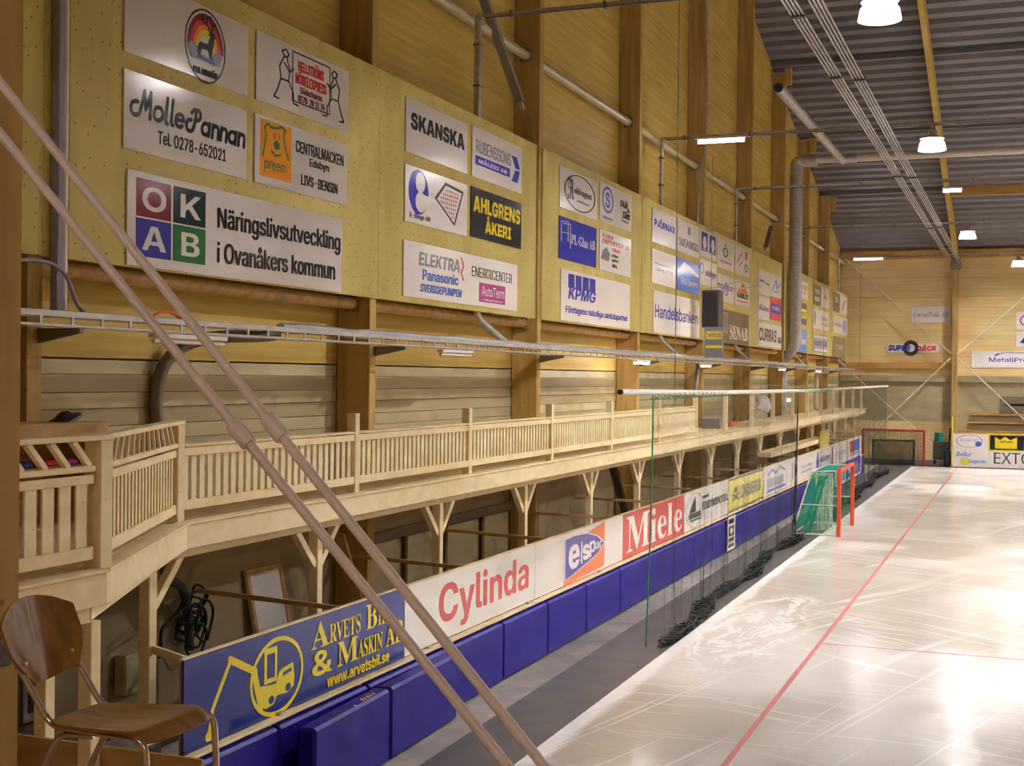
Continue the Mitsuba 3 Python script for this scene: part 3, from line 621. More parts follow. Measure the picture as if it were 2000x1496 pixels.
sign('advertising_sign', (68.0, 72.9, 6.31, 7.28), 'sl', [tx('nv', 'NORDEA', .06, .36, .94, .66, 'bold'), rc('w', .04, .1, .96, .2), rc('w', .04, .8, .96, .9)], 'grey blue sign with dark capitals, sixth board bottom row')
sign('advertising_sign', (75.1, 77.7, 8.75, 9.8), 'br', [tx('w', 'TEK', .2, .5, .8, .78, 'bold')], 'brown sign, last board top row left')
sign('advertising_sign', (77.95, 81.2, 8.74, 9.82), 'w', [sh('r', ln(.08, (.3, .2), (.7, .8)))], 'white sign with a red stroke, last board top row right')
sign('advertising_sign', (75.15, 81.3, 7.55, 8.54), 'w', [tx('sl', 'LANTMÄN', .06, .4, .6, .64, 'bold'), rc('sky', .68, .15, .92, .85)], 'wide white sign with pale blue marks, last board middle row')
sign('advertising_sign', (75.15, 80.7, 6.19, 7.37), 'br', [tx('w', 'TRE', .2, .4, .8, .6, 'light')], 'large dark brown sign, last board bottom row')

# loudspeaker and hanging sign in front of the boards
t = thing('loudspeaker', 'black caged loudspeaker hanging in front of the fourth sign board', 'loudspeaker')
part(t, 'cabinet', box(-9.55, -9.0, 41.4, 41.8, 6.55, 7.72, 0.02), 'm_dark')
part(t, 'front_grille', box(-9.5, -9.05, 41.37, 41.40, 6.62, 7.65, 0.01), 'm_black')
for k in range(5): part(t, 'cage_bar', box(-9.0, -8.95, 41.42 + 0.085 * k, 41.44 + 0.085 * k, 6.55, 7.7), 'm_darkmetal')
part(t, 'top_bar', cat([tube([(-9.5, 41.5, 7.73), (-9.05, 45.5, 8.3)], 0.02, 6), tube([(-9.05, 41.5, 7.73), (-9.0, 48.5, 8.3)], 0.02, 6)]), 'm_galv')
part(t, 'wire', tube([(-9.3, 41.6, 7.72), (-9.3, 41.6, 11.95)], 0.008, 6), 'm_darkmetal')
sign('hanging_sign', (-9.45, -8.85, 5.6, 6.56), 'gy', [rc('y', .06, .60, .94, .86, 'panel'), tx('gy', 'TAKRINGEN', .1, .66, .9, .80, 'bold'), rc('y', .06, .30, .94, .40, 'panel')], 'grey hanging sign with yellow lettering below the loudspeaker', plane=41.42, along='x', depth=0.03)

# ---------------------------------------------------------------- cable tray along the wall
tr = thing('cable_tray', 'long galvanised cable tray running along the wall below the sign boards', 'cable tray')
TX0, TX1, TZ = -9.72, -9.46, 5.42
part(tr, 'side_rail', box(TX1 - 0.02, TX1, 4.2, 81.8, TZ + 0.10, TZ + 0.17, 0.004), 'm_galv')
part(tr, 'side_rail', box(TX1 - 0.02, TX1, 4.2, 81.8, TZ, TZ + 0.03, 0.004), 'm_galv')
part(tr, 'side_rail', box(TX0, TX0 + 0.02, 4.2, 81.8, TZ + 0.10, TZ + 0.17, 0.004), 'm_galv')
part(tr, 'side_rail', box(TX0, TX0 + 0.02, 4.2, 81.8, TZ, TZ + 0.03, 0.004), 'm_galv')
for k in range(150):
    y = 8.6 + 0.49 * k
    part(tr, 'rung', cat([box(TX0, TX1, y - 0.02, y + 0.02, TZ + 0.005, TZ + 0.02), box(TX1 - 0.012, TX1 + 0.002, y - 0.022, y + 0.022, TZ, TZ + 0.13)]), 'm_galv')
part(tr, 'foil_hose', tube([(-9.6 + 0.03 * math.sin(k * 1.7), 16 + k, TZ + 0.16 + 0.012 * math.sin(k * 2.3)) for k in range(48)], 0.075, 8), 'm_foil', 'crinkled foil covered hose lying in the tray', smooth=40)
part(tr, 'cable', tube([(-9.62, 4.3 + k, TZ + 0.15 + 0.01 * math.sin(k)) for k in range(78)], 0.025, 6), 'm_darkmetal')
for i, cy in enumerate(COLS[:-1]):
    part(tr, 'bracket', place(extrude(Polygon([(0, 0), (0.56, 0.11), (0.56, 0.16), (0, 0.16)]), 0.06), (-9.995, cy - 0.02, 5.255), (1, 0, 0), (0, 0, 1)), 'm_darkmetal')
TL = [(13.0, 14.5, 0), (21.2, 22.6, 0), (33.6, 35.0, 40), (41.2, 42.6, 3), (55.5, 57.0, 3), (66, 67.5, 3)]  # some of the white tubes emit a weak glow, others nothing
for i, (a, b, pw) in enumerate(TL):
    tube_lamp(a, b, -9.52, TZ - 0.1, f'{"lit" if pw > 10 else "unlit white"} tube lamp under the cable tray, {ORD[i]} from the left', pw, 'y')
# left end: cable pipes and wires at the first column
t = thing('cable_duct', 'pale vertical cable duct in front of the first sign board at the left', 'pipe')
part(t, 'pipe', tube([(-9.88, 11.885, 5.60), (-9.88, 11.885, 13.5)], 0.045, 12), 'm_paint_white', 'white pipe', smooth=40)
part(t, 'trunking', box(-9.95, -9.84, 11.75, 11.83, 5.6, 13.5, 0.01), 's_sl', 'lilac grey trunking')
part(t, 'cable', tube(smooth_path([(-9.9, 11.97, 5.6), (-9.91, 11.985, 8.0), (-9.9, 11.97, 10.0), (-9.91, 11.98, 13.4)]), 0.012, 6), 'm_dark', 'dark cable')
solo('loose_cable', tube(smooth_path([(-9.8, 11.0, 6.08), (-9.78, 11.5, 6.12), (-9.76, 11.8, 5.98), (-9.72, 11.9, 5.72), (-9.66, 12.05, 5.58)]), 0.022, 8), 's_sl', 'grey cable looping down to the left end of the cable tray', 'cable', smooth=50)
solo('orange_cord', tube(smooth_path([(-9.6, 13.1, 5.60), (-9.6, 13.25, 5.66), (-9.62, 13.5, 5.67), (-9.6, 13.7, 5.60)]), 0.018, 8), 's_or', 'orange cord coiled on the cable tray at the left', 'cord', smooth=50)
solo('insulated_hose', tube(smooth_path([(-9.66, 16.0, 5.5), (-10.0, 15.3, 5.44), (-10.42, 14.72, 5.22), (-10.5, 14.5, 4.9), (-10.5, 14.46, 4.3), (-10.5, 14.46, 3.36)]), 0.085, 12), 'm_darkmetal', 'dark insulated hose bending from the cable tray down the wall', 'hose', smooth=50)
t = thing('pipe_casing', 'tall pale boxed pipe with a black pipe beside it behind the balcony', 'pipe')
part(t, 'casing', box(-10.58, -10.3, 27.95, 28.2, 3.36, 5.44, 0.02), 'm_clad_light'); part(t, 'pipe', tube([(-10.35, 27.85, 3.36), (-10.35, 27.85, 5.44)], 0.06, 10), 'm_black', smooth=40)
solo('drain_pipe', tube(bend([(-9.7, 71.5, 5.4), (-10.2, 70.9, 5.3), (-10.2, 70.9, 3.36)], 0.2), 0.12, 12), 'm_clad_light', 'pale pipe bending down from the tray at the far part of the balcony', 'pipe', smooth=50)

# ---------------------------------------------------------------- ventilation duct
def ridged(path, r, step=0.16, n=18):
    p = np.asarray(path, float); s = np.r_[0, np.cumsum(np.linalg.norm(np.diff(p, axis=0), axis=1))]
    m = max(2, int(s[-1] / step)); q = np.linspace(0, s[-1], 2 * m + 1)
    pp = np.stack([np.interp(q, s, p[:, k]) for k in range(3)], 1)
    rr = np.interp(q, s, np.broadcast_to(r, (len(p),))) * np.where(np.arange(2 * m + 1) % 2, 1.03, 1.0)
    return tube(pp, rr, n)
t = thing('ventilation_duct', 'large silver spiral duct climbing in front of the sign boards and crossing under the roof', 'duct')
part(t, 'riser', ridged([(-9.62, 60, 6.75), (-9.62, 60, 14.0)], 0.29), 'm_duct', smooth=30)
part(t, 'elbow', tube(bend([(-9.62, 60, 14.0), (-9.62, 60, 14.68), (-8.7, 60, 14.68)], 0.8, 6), 0.29, 14), 'm_foil', 'bright segmented elbow', smooth=20)
part(t, 'crossing_pipe', ridged([(-8.7, 60, 14.68), (X_RIGHT - 1, 60, 14.68)], 0.165, 0.25, 14), 'm_rod', smooth=30)  # pale paint here stands in for lamp light from below
part(t, 'branch_pipe', cat([ridged([(-7.5, 59.9, 14.68), (-7.5, 59.2, 14.45), (-7.5, 43.0, 14.3)], 0.17, 0.6, 14)]), 'm_duct', smooth=30)
part(t, 'pipe_mouth_shade', tube([(-7.5, 42.99, 14.3), (-7.5, 42.93, 14.3)], 0.15, 16), 'm_black', 'black disc painted for the shade inside the open mouth')  # flat black cap paints the shade inside the pipe
part(t, 'joint', tube([(-7.6, 60, 14.68), (-7.0, 60, 14.68)], 0.2, 14), 'm_foil', smooth=30)
part(t, 'lower_offset', ridged(bend([(-9.62, 60, 6.78), (-9.62, 60, 6.5), (-10.22, 60.2, 5.75), (-10.22, 60.2, 5.2)], 0.3), 0.29), 'm_duct', smooth=30)
part(t, 'lower_pipe', ridged([(-10.22, 60.2, 5.25), (-10.22, 60.2, 3.36)], 0.27), 'm_duct', smooth=30)

# ---------------------------------------------------------------- balcony
DZ = 3.33
EDGE = [(-6.98, 4.2), (-6.98, 8.95), (-8.38, 12.1), (-8.38, 77.4)]
bal = thing('balcony', 'long pale pine balcony running along the wall behind the rink boards', 'balcony')
def edge_x(y):
    if y <= 8.95: return -6.98
    if y <= 12.1: return -6.98 - 1.40 * (y - 8.95) / 3.15
    return -8.38
yy, k, rest = 4.25, 0, []
while yy < 77.2:
    x1 = min(edge_x(yy), edge_x(yy + 0.14)) - 0.02
    m = box(-9.97, x1, yy, yy + 0.138, DZ - 0.03, DZ, 0.003)
    if k < 290: part(bal, 'deck_plank', m, 'm_pine_board')
    else: rest.append(m)
    yy += 0.145; k += 1
part(bal, 'deck_planks', cat(rest), 'm_pine_board', kind='stuff')
def edge_bars(off, z0, z1, w, mat_, name, a=0, b=4):
    for i in range(3):
        p, q = np.array(EDGE[i]), np.array(EDGE[i + 1])
        d = (q - p) / np.linalg.norm(q - p); n = np.array([d[1], -d[0]])
        o = n * (off - w / 2)
        part(bal, name, beam((*(p + o), (z0 + z1) / 2), (*(q + o), (z0 + z1) / 2), w, z1 - z0, bev=0.006), mat_)
edge_bars(0.03, 3.315, 3.345, 0.16, 'm_pine_board', 'edge_board')
edge_bars(0.0, 3.05, 3.312, 0.045, 'm_pine_board', 'fascia')
part(bal, 'bearer', box(-8.82, -8.68, 12.2, 77.2, 2.90, 3.06, 0.006), 'm_pine_board')
part(bal, 'bearer', beam((-7.16, 4.3, 2.98), (-7.16, 8.9, 2.98), 0.12, 0.16), 'm_pine_board')
part(bal, 'bearer', beam((-7.2, 8.95, 2.98), (-8.72, 12.2, 2.98), 0.12, 0.16), 'm_pine_board')
part(bal, 'bearer', box(-9.94, -9.82, 4.3, 77.2, 3.06, 3.29, 0.006), 'm_pine_board')
for k in range(36):
    y = 5.2 + 2.03 * k
    part(bal, 'joist', box(-9.9, edge_x(y) - 0.1, y - 0.025, y + 0.025, 3.10, 3.29), 'm_pine_board')

POSTS = [12.1, 16.15, 20.12, 24.18, 28.15, 32.27, 36.31, 40.3, 44.5, 48.5, 52.9, 56.6, 60.7, 64.7, 68.6, 72.7, 76.5]
for i, y in enumerate(POSTS):
    part(bal, 'railing_post', box(-8.595, -8.465, y - 0.065, y + 0.065, DZ, 4.42 if i else 4.40, 0.008), 'm_pine')
part(bal, 'railing_post', box(-7.19, -7.02, 8.92, 9.08, DZ, 4.40, 0.008), 'm_pine')
SEG_LABEL = 'pale pine balcony railing section with upright slats, {} straight section from the left'
bal_ply = mikit.ply(box(-0.011, 0.011, -0.05, 0.05, 3.52, 4.08, 0.004), 'm_pine')
for i in range(6):
    a, b = POSTS[i] + 0.065, POSTS[i + 1] - 0.065
    t = thing('balcony_railing', SEG_LABEL.format(ORD[i]), 'railing')
    part(t, 'top_rail', box(-8.60, -8.46, a, b, 4.145, 4.175, 0.006), 'm_pine_board')
    part(t, 'upper_rail', box(-8.50, -8.475, a, b, 4.045, 4.135, 0.005), 'm_pine_board')
    part(t, 'bottom_rail', box(-8.50, -8.475, a, b, 3.46, 3.565, 0.005), 'm_pine_board')
    n = 26 if i else 25
    for k in range(n):
        y = a + (k + 0.5) * (b - a) / n
        part(t, 'slat', None, None, shape={**bal_ply, 'to_world': T().translate([-8.525, y, 0])})

def slanted_section(p, q, label, n, fan, wide):
    p, q = np.array(p), np.array(q); L = np.linalg.norm(q - p); d = (q - p) / L
    t = thing('balcony_railing', label, 'railing')
    at = lambda s, z: np.array([*(p + d * s), z])
    part(t, 'handrail', beam(at(-0.10, 4.415), at(L + 0.10, 4.415), 0.15, 0.045), 'm_pine_board')
    for z0, z1, nm in ((4.14, 4.19, 'middle_rail'), (4.04, 4.115, 'second_rail'), (3.425, 3.53, 'bottom_rail')):
        part(t, nm, beam(at(0.08, (z0 + z1) / 2), at(L - 0.08, (z0 + z1) / 2), 0.03 if z0 != 4.14 else 0.06, z1 - z0), 'm_pine_board')
    for k in range(n):
        s = 0.1 + (k + 0.5) * (L - 0.2) / n
        o = np.array([d[1], -d[0], 0]) * -0.022
        part(t, 'slat', beam(at(s, 3.50) + o, at(s, 4.07) + o, wide, 0.02, (d[1], -d[0], 0), 0.003), 'm_pine')
    for k, (s0, s1, w) in enumerate(fan):
        part(t, 'slanted_spindle', beam(at(s0 * L, 4.185), at(s1 * L, 4.395), w, w, (0, 0, 1), 0.003), 'm_pine')
    return t
fan = [(0.07 + 0.073 * k, 0.07 + 0.073 * k + (0.055 - 0.0107 * k), 0.03) for k in range(13)]
slanted_section((-7.1, 9.0), (-8.53, 12.1), 'angled balcony railing section with thin slats and a fan of small spindles under the handrail', 22, fan, 0.07)
slanted_section((-7.06, 6.0), (-7.06, 8.95), 'balcony railing section at the far left with wide slats and three slanted bars', 14, [(0.955 - 0.088 * k, 0.885 - 0.088 * k, 0.05) for k in range(9)], 0.135)

# support posts with braces
SUP = [12.0, 15.62, 19.56, 23.45, 27.5, 31.32, 35.36, 39.35, 43.31, 47.23, 51.39, 55.55, 59.52, 63.1, 66.86, 71.06, 75.09]
for i, y in enumerate(SUP):
    t = thing('support_post', f'pale balcony support post with slanting braces, {ORD[i]} from the left', 'post')
    part(t, 'post', box(-8.83, -8.69, y - 0.14, y, 0.0, 2.90, 0.008), 'm_pine')
    for s in (-1, 1):
        if i == 0 and s < 0: continue
        yc = y - 0.07
        part(t, 'brace', beam((-8.76, yc + s * 0.07, 2.42), (-8.76, yc + s * 0.62, 2.99), 0.10, 0.10, (1, 0, 0), 0.006), 'm_pine')
for (x, y, lab) in ((-7.16, 8.98, 'pale timber post under the balcony corner behind the brown chair'), (-8.05, 9.49, 'timber post under the balcony half hidden by the chair back')):
    t = thing('support_post', lab, 'post')
    part(t, 'post', box(x - 0.065, x + 0.065, y - 0.07, y + 0.06, 0.0, 2.9 if x > -8 else 3.05, 0.008), 'm_pine')
# sticks that tie the rink boards to the wall
for i, y in enumerate(SUP):
    yy = y - 0.75
    if i == 0:
        solo('tie_bar', beam((-8.69, 11.93, 1.98), (-8.05, 11.60, 1.98), 0.05, 0.09), 'm_pine_board', 'short timber bar from the first post to the corner of the blue board', 'bar')
        continue
    solo('tie_bar', beam((-10.2, yy + 0.1, 2.06 if i < 4 else 2.02), (-8.02, yy, 2.0), 0.045, 0.06), 'm_oldwood', f'thin timber bar between wall and rink boards, {ORD[i - 1]} from the left', 'bar')

# things under and on the balcony
t = thing('framed_panel', 'white panel in a timber frame leaning on the wall under the balcony', 'panel')
o, u = np.array([-10.42, 16.95, 0.35]), np.array([0.0, 1.0, 0.0]); v = np.array([-0.10, -0.16, 1.0]); v /= np.linalg.norm(v)
part(t, 'sheet', place(box(0, 1.0, 0, 1.75, 0, 0.03), o, u, v), 'm_white')
part(t, 'frame', place(cat([box(0, 1.0, 0, .08, 0, .05), box(0, 1.0, 1.67, 1.75, 0, .05), box(0, .08, 0, 1.75, 0, .05), box(.92, 1.0, 0, 1.75, 0, .05)]), o, u, v), 'm_oldwood')
part(t, 'prop', beam((-10.38, 17.4, 0.0), (-10.42, 17.4, 0.45), 0.06, 0.05), 'm_oldwood')
t = thing('cable_coil', 'tangle of black cables and dark hose hanging on the wall behind the first post', 'cables')
rng = np.random.default_rng(4)
part(t, 'hose', tube(smooth_path([(-9.4, 13.1, 2.75), (-9.7, 13.6, 2.45), (-10.2, 14.6, 2.15), (-10.45, 15.1, 1.75), (-10.48, 15.2, 1.2)]), 0.06, 10), 'm_dark', smooth=50)
for k in range(9):
    a = np.linspace(0, 2 * math.pi, 25)
    cy, cz, r1, r2 = 15.2 + rng.uniform(-.12, .12), 1.55 + rng.uniform(-.35, .35), rng.uniform(.15, .3), rng.uniform(.1, .3)
    part(t, 'loop', tube(np.stack([-10.56 + 0.03 * k + 0.02 * np.sin(3 * a), cy + r1 * np.cos(a), cz + r2 * np.sin(a)], 1), 0.018, 6, False), 'm_black', smooth=60)
part(t, 'bracket', tube(bend([(-10.4, 15.0, 1.85), (-10.0, 13.9, 1.75), (-9.98, 13.85, 1.4)], .1), 0.025, 8), 'm_black', smooth=50)
solo('wall_box', box(-10.6, -10.42, 13.75, 14.3, 0.9, 1.4, 0.02), 'm_clad_light', 'pale grey box on the wall left of the first post', 'box')
solo('grey_crate', box(-9.6, -9.1, 11.85, 12.7, 0.0, 0.8, 0.03), 's_gy', 'grey crate on the floor between the two near posts', 'crate')
t = thing('dark_machine', 'dark machine with a grey panel standing under the balcony behind the chair', 'machine')
part(t, 'body', box(-10.2, -9.5, 10.5, 11.35, 0, 2.0, 0.03), 'm_dark'); part(t, 'panel', box(-9.5, -9.47, 10.85, 11.25, 1.35, 1.9, 0.01), 's_gy'); part(t, 'opening', box(-9.47, -9.455, 10.92, 11.18, 1.45, 1.72), 'm_black')  # the opening is a black plate standing in for a shaded hollow
solo('low_barrier', beam((-10.5, 9.12, 1.70), (-6.15, 9.12, 1.68), 0.045, 0.30), 'm_oldwood', 'brown plank barrier crossing below the chair seat', 'plank')
for i, (a, b) in enumerate([(20.2, 21.6), (22.0, 23.3), (23.8, 25.1), (25.7, 27.0)]):
    solo('storage_board', box(-10.55, -10.48, a, b, 0.0, 2.02, 0.01), 'm_clad_dark', f'pale upright board along the wall under the balcony, {ORD[i]} of four', 'board')
solo('storage_beam', box(-10.58, -10.40, 19.9, 27.3, 2.04, 2.2, 0.01), 'm_darkmetal', 'dark beam over the four pale boards under the balcony', 'beam')
solo('leaning_pole', tube([(-9.3, 30.8, 3.0), (-9.85, 35.2, 0.1)], 0.11, 10), 'm_dark', 'thick dark pole leaning under the balcony behind the tall white board', 'pole', smooth=40)
solo('leaning_plank', beam((-9.7, 19.4, 0.0), (-9.8, 18.1, 2.5), 0.2, 0.05), 'm_oldwood', 'brown plank leaning under the balcony next to the second post', 'plank')
t = thing('open_cabinet', 'open pine cabinet standing on the balcony behind the left railing', 'cabinet')
CX0, CX1, CY0, CY1, CZ = -9.75, -9.15, 10.2, 11.75, 4.42
part(t, 'top', box(CX0, CX1, CY0, CY1, CZ - 0.16, CZ, 0.008), 'm_oldwood')
part(t, 'side', box(CX0, CX1, CY0, CY0 + 0.04, DZ, CZ - 0.16), 'm_oldwood'); part(t, 'side', box(CX0, CX1, CY1 - 0.04, CY1, DZ, CZ - 0.16), 'm_oldwood')
part(t, 'back', box(CX0, CX0 + 0.03, CY0 + 0.04, CY1 - 0.04, DZ, CZ - 0.16), 'm_oldwood'); part(t, 'shelf', box(CX0 + 0.03, CX1 - 0.02, CY0 + 0.04, CY1 - 0.04, 3.93, 3.97), 'm_oldwood')
solo('black_cloth', lathe([(0, .11), (.05, .10), (.11, .05), (.19, .03), (.2, 0.0), (0, 0)], (0, 0, 0), 12).apply_transform(np.array([[.7, 0, 0, -9.42], [0, 1.25, 0, 11.35], [0, .35, 1, CZ], [0, 0, 0, 1.0]])), 'm_black', 'crumpled black cloth on top of the open cabinet', 'cloth', smooth=40)
for k, (col, w) in enumerate((('nv', .36), ('pk', .40), ('mg', .2))):
    solo('folded_bundle', box(-9.6, -9.3, 10.42 + .42 * k, 10.42 + .42 * k + w, 3.97, 4.03, 0.02), 's_' + col, ('dark blue bundle on the cabinet shelf', 'red bundle in the middle of the cabinet shelf', 'pink bundle at the right of the cabinet shelf')[k], 'bundle')
solo('white_sheet', box(-10.0, -9.97, 10.3, 11.0, 4.35, 5.0, 0.004), 'm_clad_light', 'pale sheet standing against the first column at the left edge', 'sheet')
solo('deck_box', box(-9.7, -9.1, 42.2, 43.2, DZ, 3.66, 0.02), 's_gy', 'grey box standing on the balcony deck past the last railing section', 'box')
solo('deck_bundle', box(-9.6, -9.2, 44.6, 45.6, DZ, 3.48, 0.03), 's_or', 'orange bundle lying on the balcony deck right of the grey box', 'bundle')
solo('leaning_strut', tube([(-9.2, 38.7, DZ), (-10.0, 42.9, 5.4)], 0.07, 10), 'm_darkmetal', 'dark strut leaning from the balcony deck to the cable tray', 'strut', smooth=40)
t = thing('floodlight', 'tilted white floodlight box hanging over the balcony edge', 'lamp')
m = box(-.22, .22, -.32, .32, -.12, .12, 0.02)
M = trimesh.transformations.euler_matrix(0.55, 0.35, 0.5); M[:3, 3] = (-8.42, 46.0, 4.1); m.apply_transform(M)
part(t, 'housing', m, 'm_paint_white'); part(t, 'hanger', tube([(-8.45, 46, 4.2), (-8.5, 46, 4.75), (-6.52, 46, 4.65)], 0.015, 6), 'm_galv')
t = thing('monitor', 'small glowing cyan screen on the far part of the balcony', 'screen')
part(t, 'case', box(-9.55, -9.35, 57.6, 57.8, 3.95, 4.15, 0.02), 'm_black')
part(t, 'screen', box(-9.53, -9.37, 57.58, 57.6, 3.97, 4.13), 'm_white'); scene[t + '__screen']['emitter'] = emit((0.5, 1.6, 1.9))
t = thing('bench', 'pale timber bench top behind the rink boards left of the yellow plywood piece', 'bench')
part(t, 'top', box(-8.62, -8.12, 46.0, 59.5, 2.22, 2.42, 0.02), 'm_pine_board')
for y in (47.2, 53, 58.8): part(t, 'leg', box(-8.6, -8.5, y, y + .1, 0, 2.22), 'm_pine_board')
solo('plywood_piece', box(-8.1, -8.07, 57.3, 60.2, 1.98, 2.75, 0.005), 'm_ply', 'yellow plywood piece standing on the rink boards', 'board')

# ---------------------------------------------------------------- rink boards
def board(a, b, bg, els, label, top=2.0):
    return sign('rink_board', (a + 0.006, b - 0.006, 1.03, top), bg, els, label, plane=-8.03, depth=0.03, cat_='board')
def stroke(W, H, w, *pts):
    """A line of even width w metres on a W x H metre sign, in sign fractions."""
    l = LineString([(x * W, y * H) for x, y in pts]).buffer(w / 2, join_style='mitre')
    return affinity.scale(l, 1 / W, 1 / H, origin=(0, 0))
def oring(W, H, cx, cy, rx, ry, w):
    o = affinity.scale(el(cx * W, cy * H, rx * W, ry * H).exterior.buffer(w / 2), 1 / W, 1 / H, origin=(0, 0))
    return o
crane = union_all([stroke(5.2, .96, .06, (.088, .10), (.10, .36), (.165, .83)), stroke(5.2, .96, .085, (.163, .84), (.262, .60)), stroke(5.2, .96, .11, (.255, .62), (.285, .16)), el(.088, .08, .013, .06)])
truck = union_all([Polygon([(.275, .14), (.272, .40), (.345, .36), (.36, .50), (.375, .53), (.425, .56), (.432, .36), (.428, .24), (.40, .18), (.35, .20), (.335, .10), (.30, .08)]), sbox(.292, .40, .350, .86).difference(sbox(.304, .46, .340, .78))]).difference(union_all([el(.325, .17, .013, .055), el(.402, .25, .013, .055), Polygon([(.375, .42), (.378, .475), (.418, .50), (.418, .45)])]))
tb = board(11.5, 16.71, 'nv', [
    sh('y', crane), sh('y', affinity.scale(truck, .92, .9, origin=(.352, .42))), sh('y', oring(5.2, .96, .352, .45, .108, .44, .05)),
    tx('y', 'A', .50, .60, .585, .93, 'serif'), tx('y', 'RVETS', .587, .60, .745, .85, 'serif'), tx('y', 'B', .775, .60, .835, .93, 'serif'), tx('y', 'IL', .84, .60, .895, .85, 'serif'),
    tx('y', '&', .505, .25, .60, .56, 'bold'), tx('y', 'M', .625, .26, .73, .57, 'serif'), tx('y', 'ASKIN', .732, .26, .865, .50, 'serif'), tx('y', 'AB', .885, .26, .985, .57, 'serif'),
    tx('y', 'www.arvetsbil.se', .575, .05, .905, .21, 'bold')],
    'dark blue rink board with yellow lettering and a crane truck in an oval')
part(tb, 'lower_edge_strip', box(-8.0, -7.994, 11.51, 16.70, 1.03, 1.06), 's_nv')  # thin strip in the plate colour along the lower edge
cy_els = [tx('pk', 'Cylinda', .22, .10, .94, .86, 'bold')]
board(16.71, 21.98, 'w', cy_els, 'white rink board with one large red word')
esp = Polygon([(.30, .10), (.30, .88), (.40, .90), (.55, .86), (.66, .74), (.74, .56), (.68, .40), (.55, .28)])
board(21.98, 27.47, 'w', [
    sh('or', Polygon([(.29, .0), (.29, .14), (.55, .27), (.70, .42), (.745, .56), (.64, .76), (.54, .87), (.74, .985), (.755, .98), (.755, .10), (.74, .06)])), sh('w', esp.buffer(.012), 'panel'), sh('pu', esp),
    tx('w', 'e', .335, .26, .455, .74, 'black'), tx('w', 'l', .468, .30, .488, .74, 'bold', .1), tx('w', 's', .49, .34, .57, .66, 'black'), tx('w', 'p', .57, .36, .64, .68, 'bold'), tx('w', 'ar', .645, .47, .715, .62, 'bold')],
    'white rink board with a blue and orange shield shaped emblem')
board(27.47, 32.95, 'pk', [tx('w', 'Miele', .05, .10, .96, .92, 'serif')], 'red rink board with one large white word')
board(32.95, 38.4, 'w', [
    sh('gy', ring(.22, .48, .18, .46, .03)), sh('k', Polygon([(.10, .44), (.22, .86), (.24, .44)])), rc('db', .09, .28, .34, .42), rc('db', .12, .20, .34, .25), tx('k', 'HOTELL', .38, .72, .52, .79), tx('k', 'EDSBYNSHOTELL', .37, .40, .985, .62, 'sans')],
    'white rink board with a black sail shaped emblem and thin capitals')
board(38.4, 43.86, 'ly', [rc('br', .0, .94, 1, 1.0, 'edge'), rc('br', .0, .0, 1, .06, 'edge'), sh('br', union_all([el(.18, .62, .05, .10), ln(.05, (.10, .30), (.26, .52)), ln(.05, (.10, .52), (.26, .30))])), tx('gy', 'LINDBERGS', .30, .30, .92, .70, 'bold')], 'yellow rink board with brown edges and spaced letters')
board(43.86, 48.98, 'w', [sh('lb', lr(.05, (.18, .70), (.32, .86), (.46, .68), (.62, .88), (.82, .70))), *[rc('sl', .16 + .07 * i, .24, .20 + .07 * i, .56) for i in range(9)], rc('lb', .16, .10, .84, .18)], 'white rink board with a blue zigzag mountain line')
board(48.98, 51.5, 'w', [rc('sl', .3, .2, .4, .8)], 'plain pale rink board half hidden by the net edge')
board(51.5, 55.35, 'w', [tx('sl', 'Gästis i Edsbyn', .1, .45, .8, .6, 'light'), rc('sl', .1, .3, .8, .34)], 'white rink board with small grey text behind the goal')
board(55.35, 60.3, 'w', [sh('b', Polygon([(.08, .5), (.17, .98), (.26, .5), (.17, .02)])), tx('k', 'edsbyn', .32, .36, .95, .70, 'bold')], 'white rink board with a blue diamond and a dark lower case word')
board(60.3, 66.4, 'w', [rc('mr', .04, .1, .10, .9), tx('sl', 'STORA ENSO', .2, .4, .9, .62, 'light')], 'white rink board with a dark red bar')
board(66.4, 72.1, 'w', [rc('pk', .12, .3, .4, .9), rc('lb', .4, .3, .8, .9), rc('nv', .1, .12, .82, .22)], 'white rink board with a red and blue picture at the far end')
led = thing('board_ledge', 'pale timber ledge along the foot of the advertising boards', 'ledge')
part(led, 'cap_strip', box(-8.05, -7.99, 11.48, 72.1, 2.003, 2.022, 0.004), 'm_pine_board')
k = 0; yy = 11.45
while yy < 72:
    b = min(yy + 4.0, 72.2)
    part(led, 'plank', box(-7.998, -7.885, yy, b - 0.012, 0.99, 1.022, 0.006), 'm_pine_board'); yy = b; k += 1
part(led, 'stud', cat([box(-8.12, -8.06, 11.6 + 1.2 * k, 11.66 + 1.2 * k, 0.0, 2.0) for k in range(50)]), 'm_oldwood', kind='stuff')
for k in range(14): part(led, 'bracket', box(-7.99, -7.93, 13.3 + 4.1 * k, 13.42 + 4.1 * k, 1.022, 1.05, 0.004), 'm_galv')

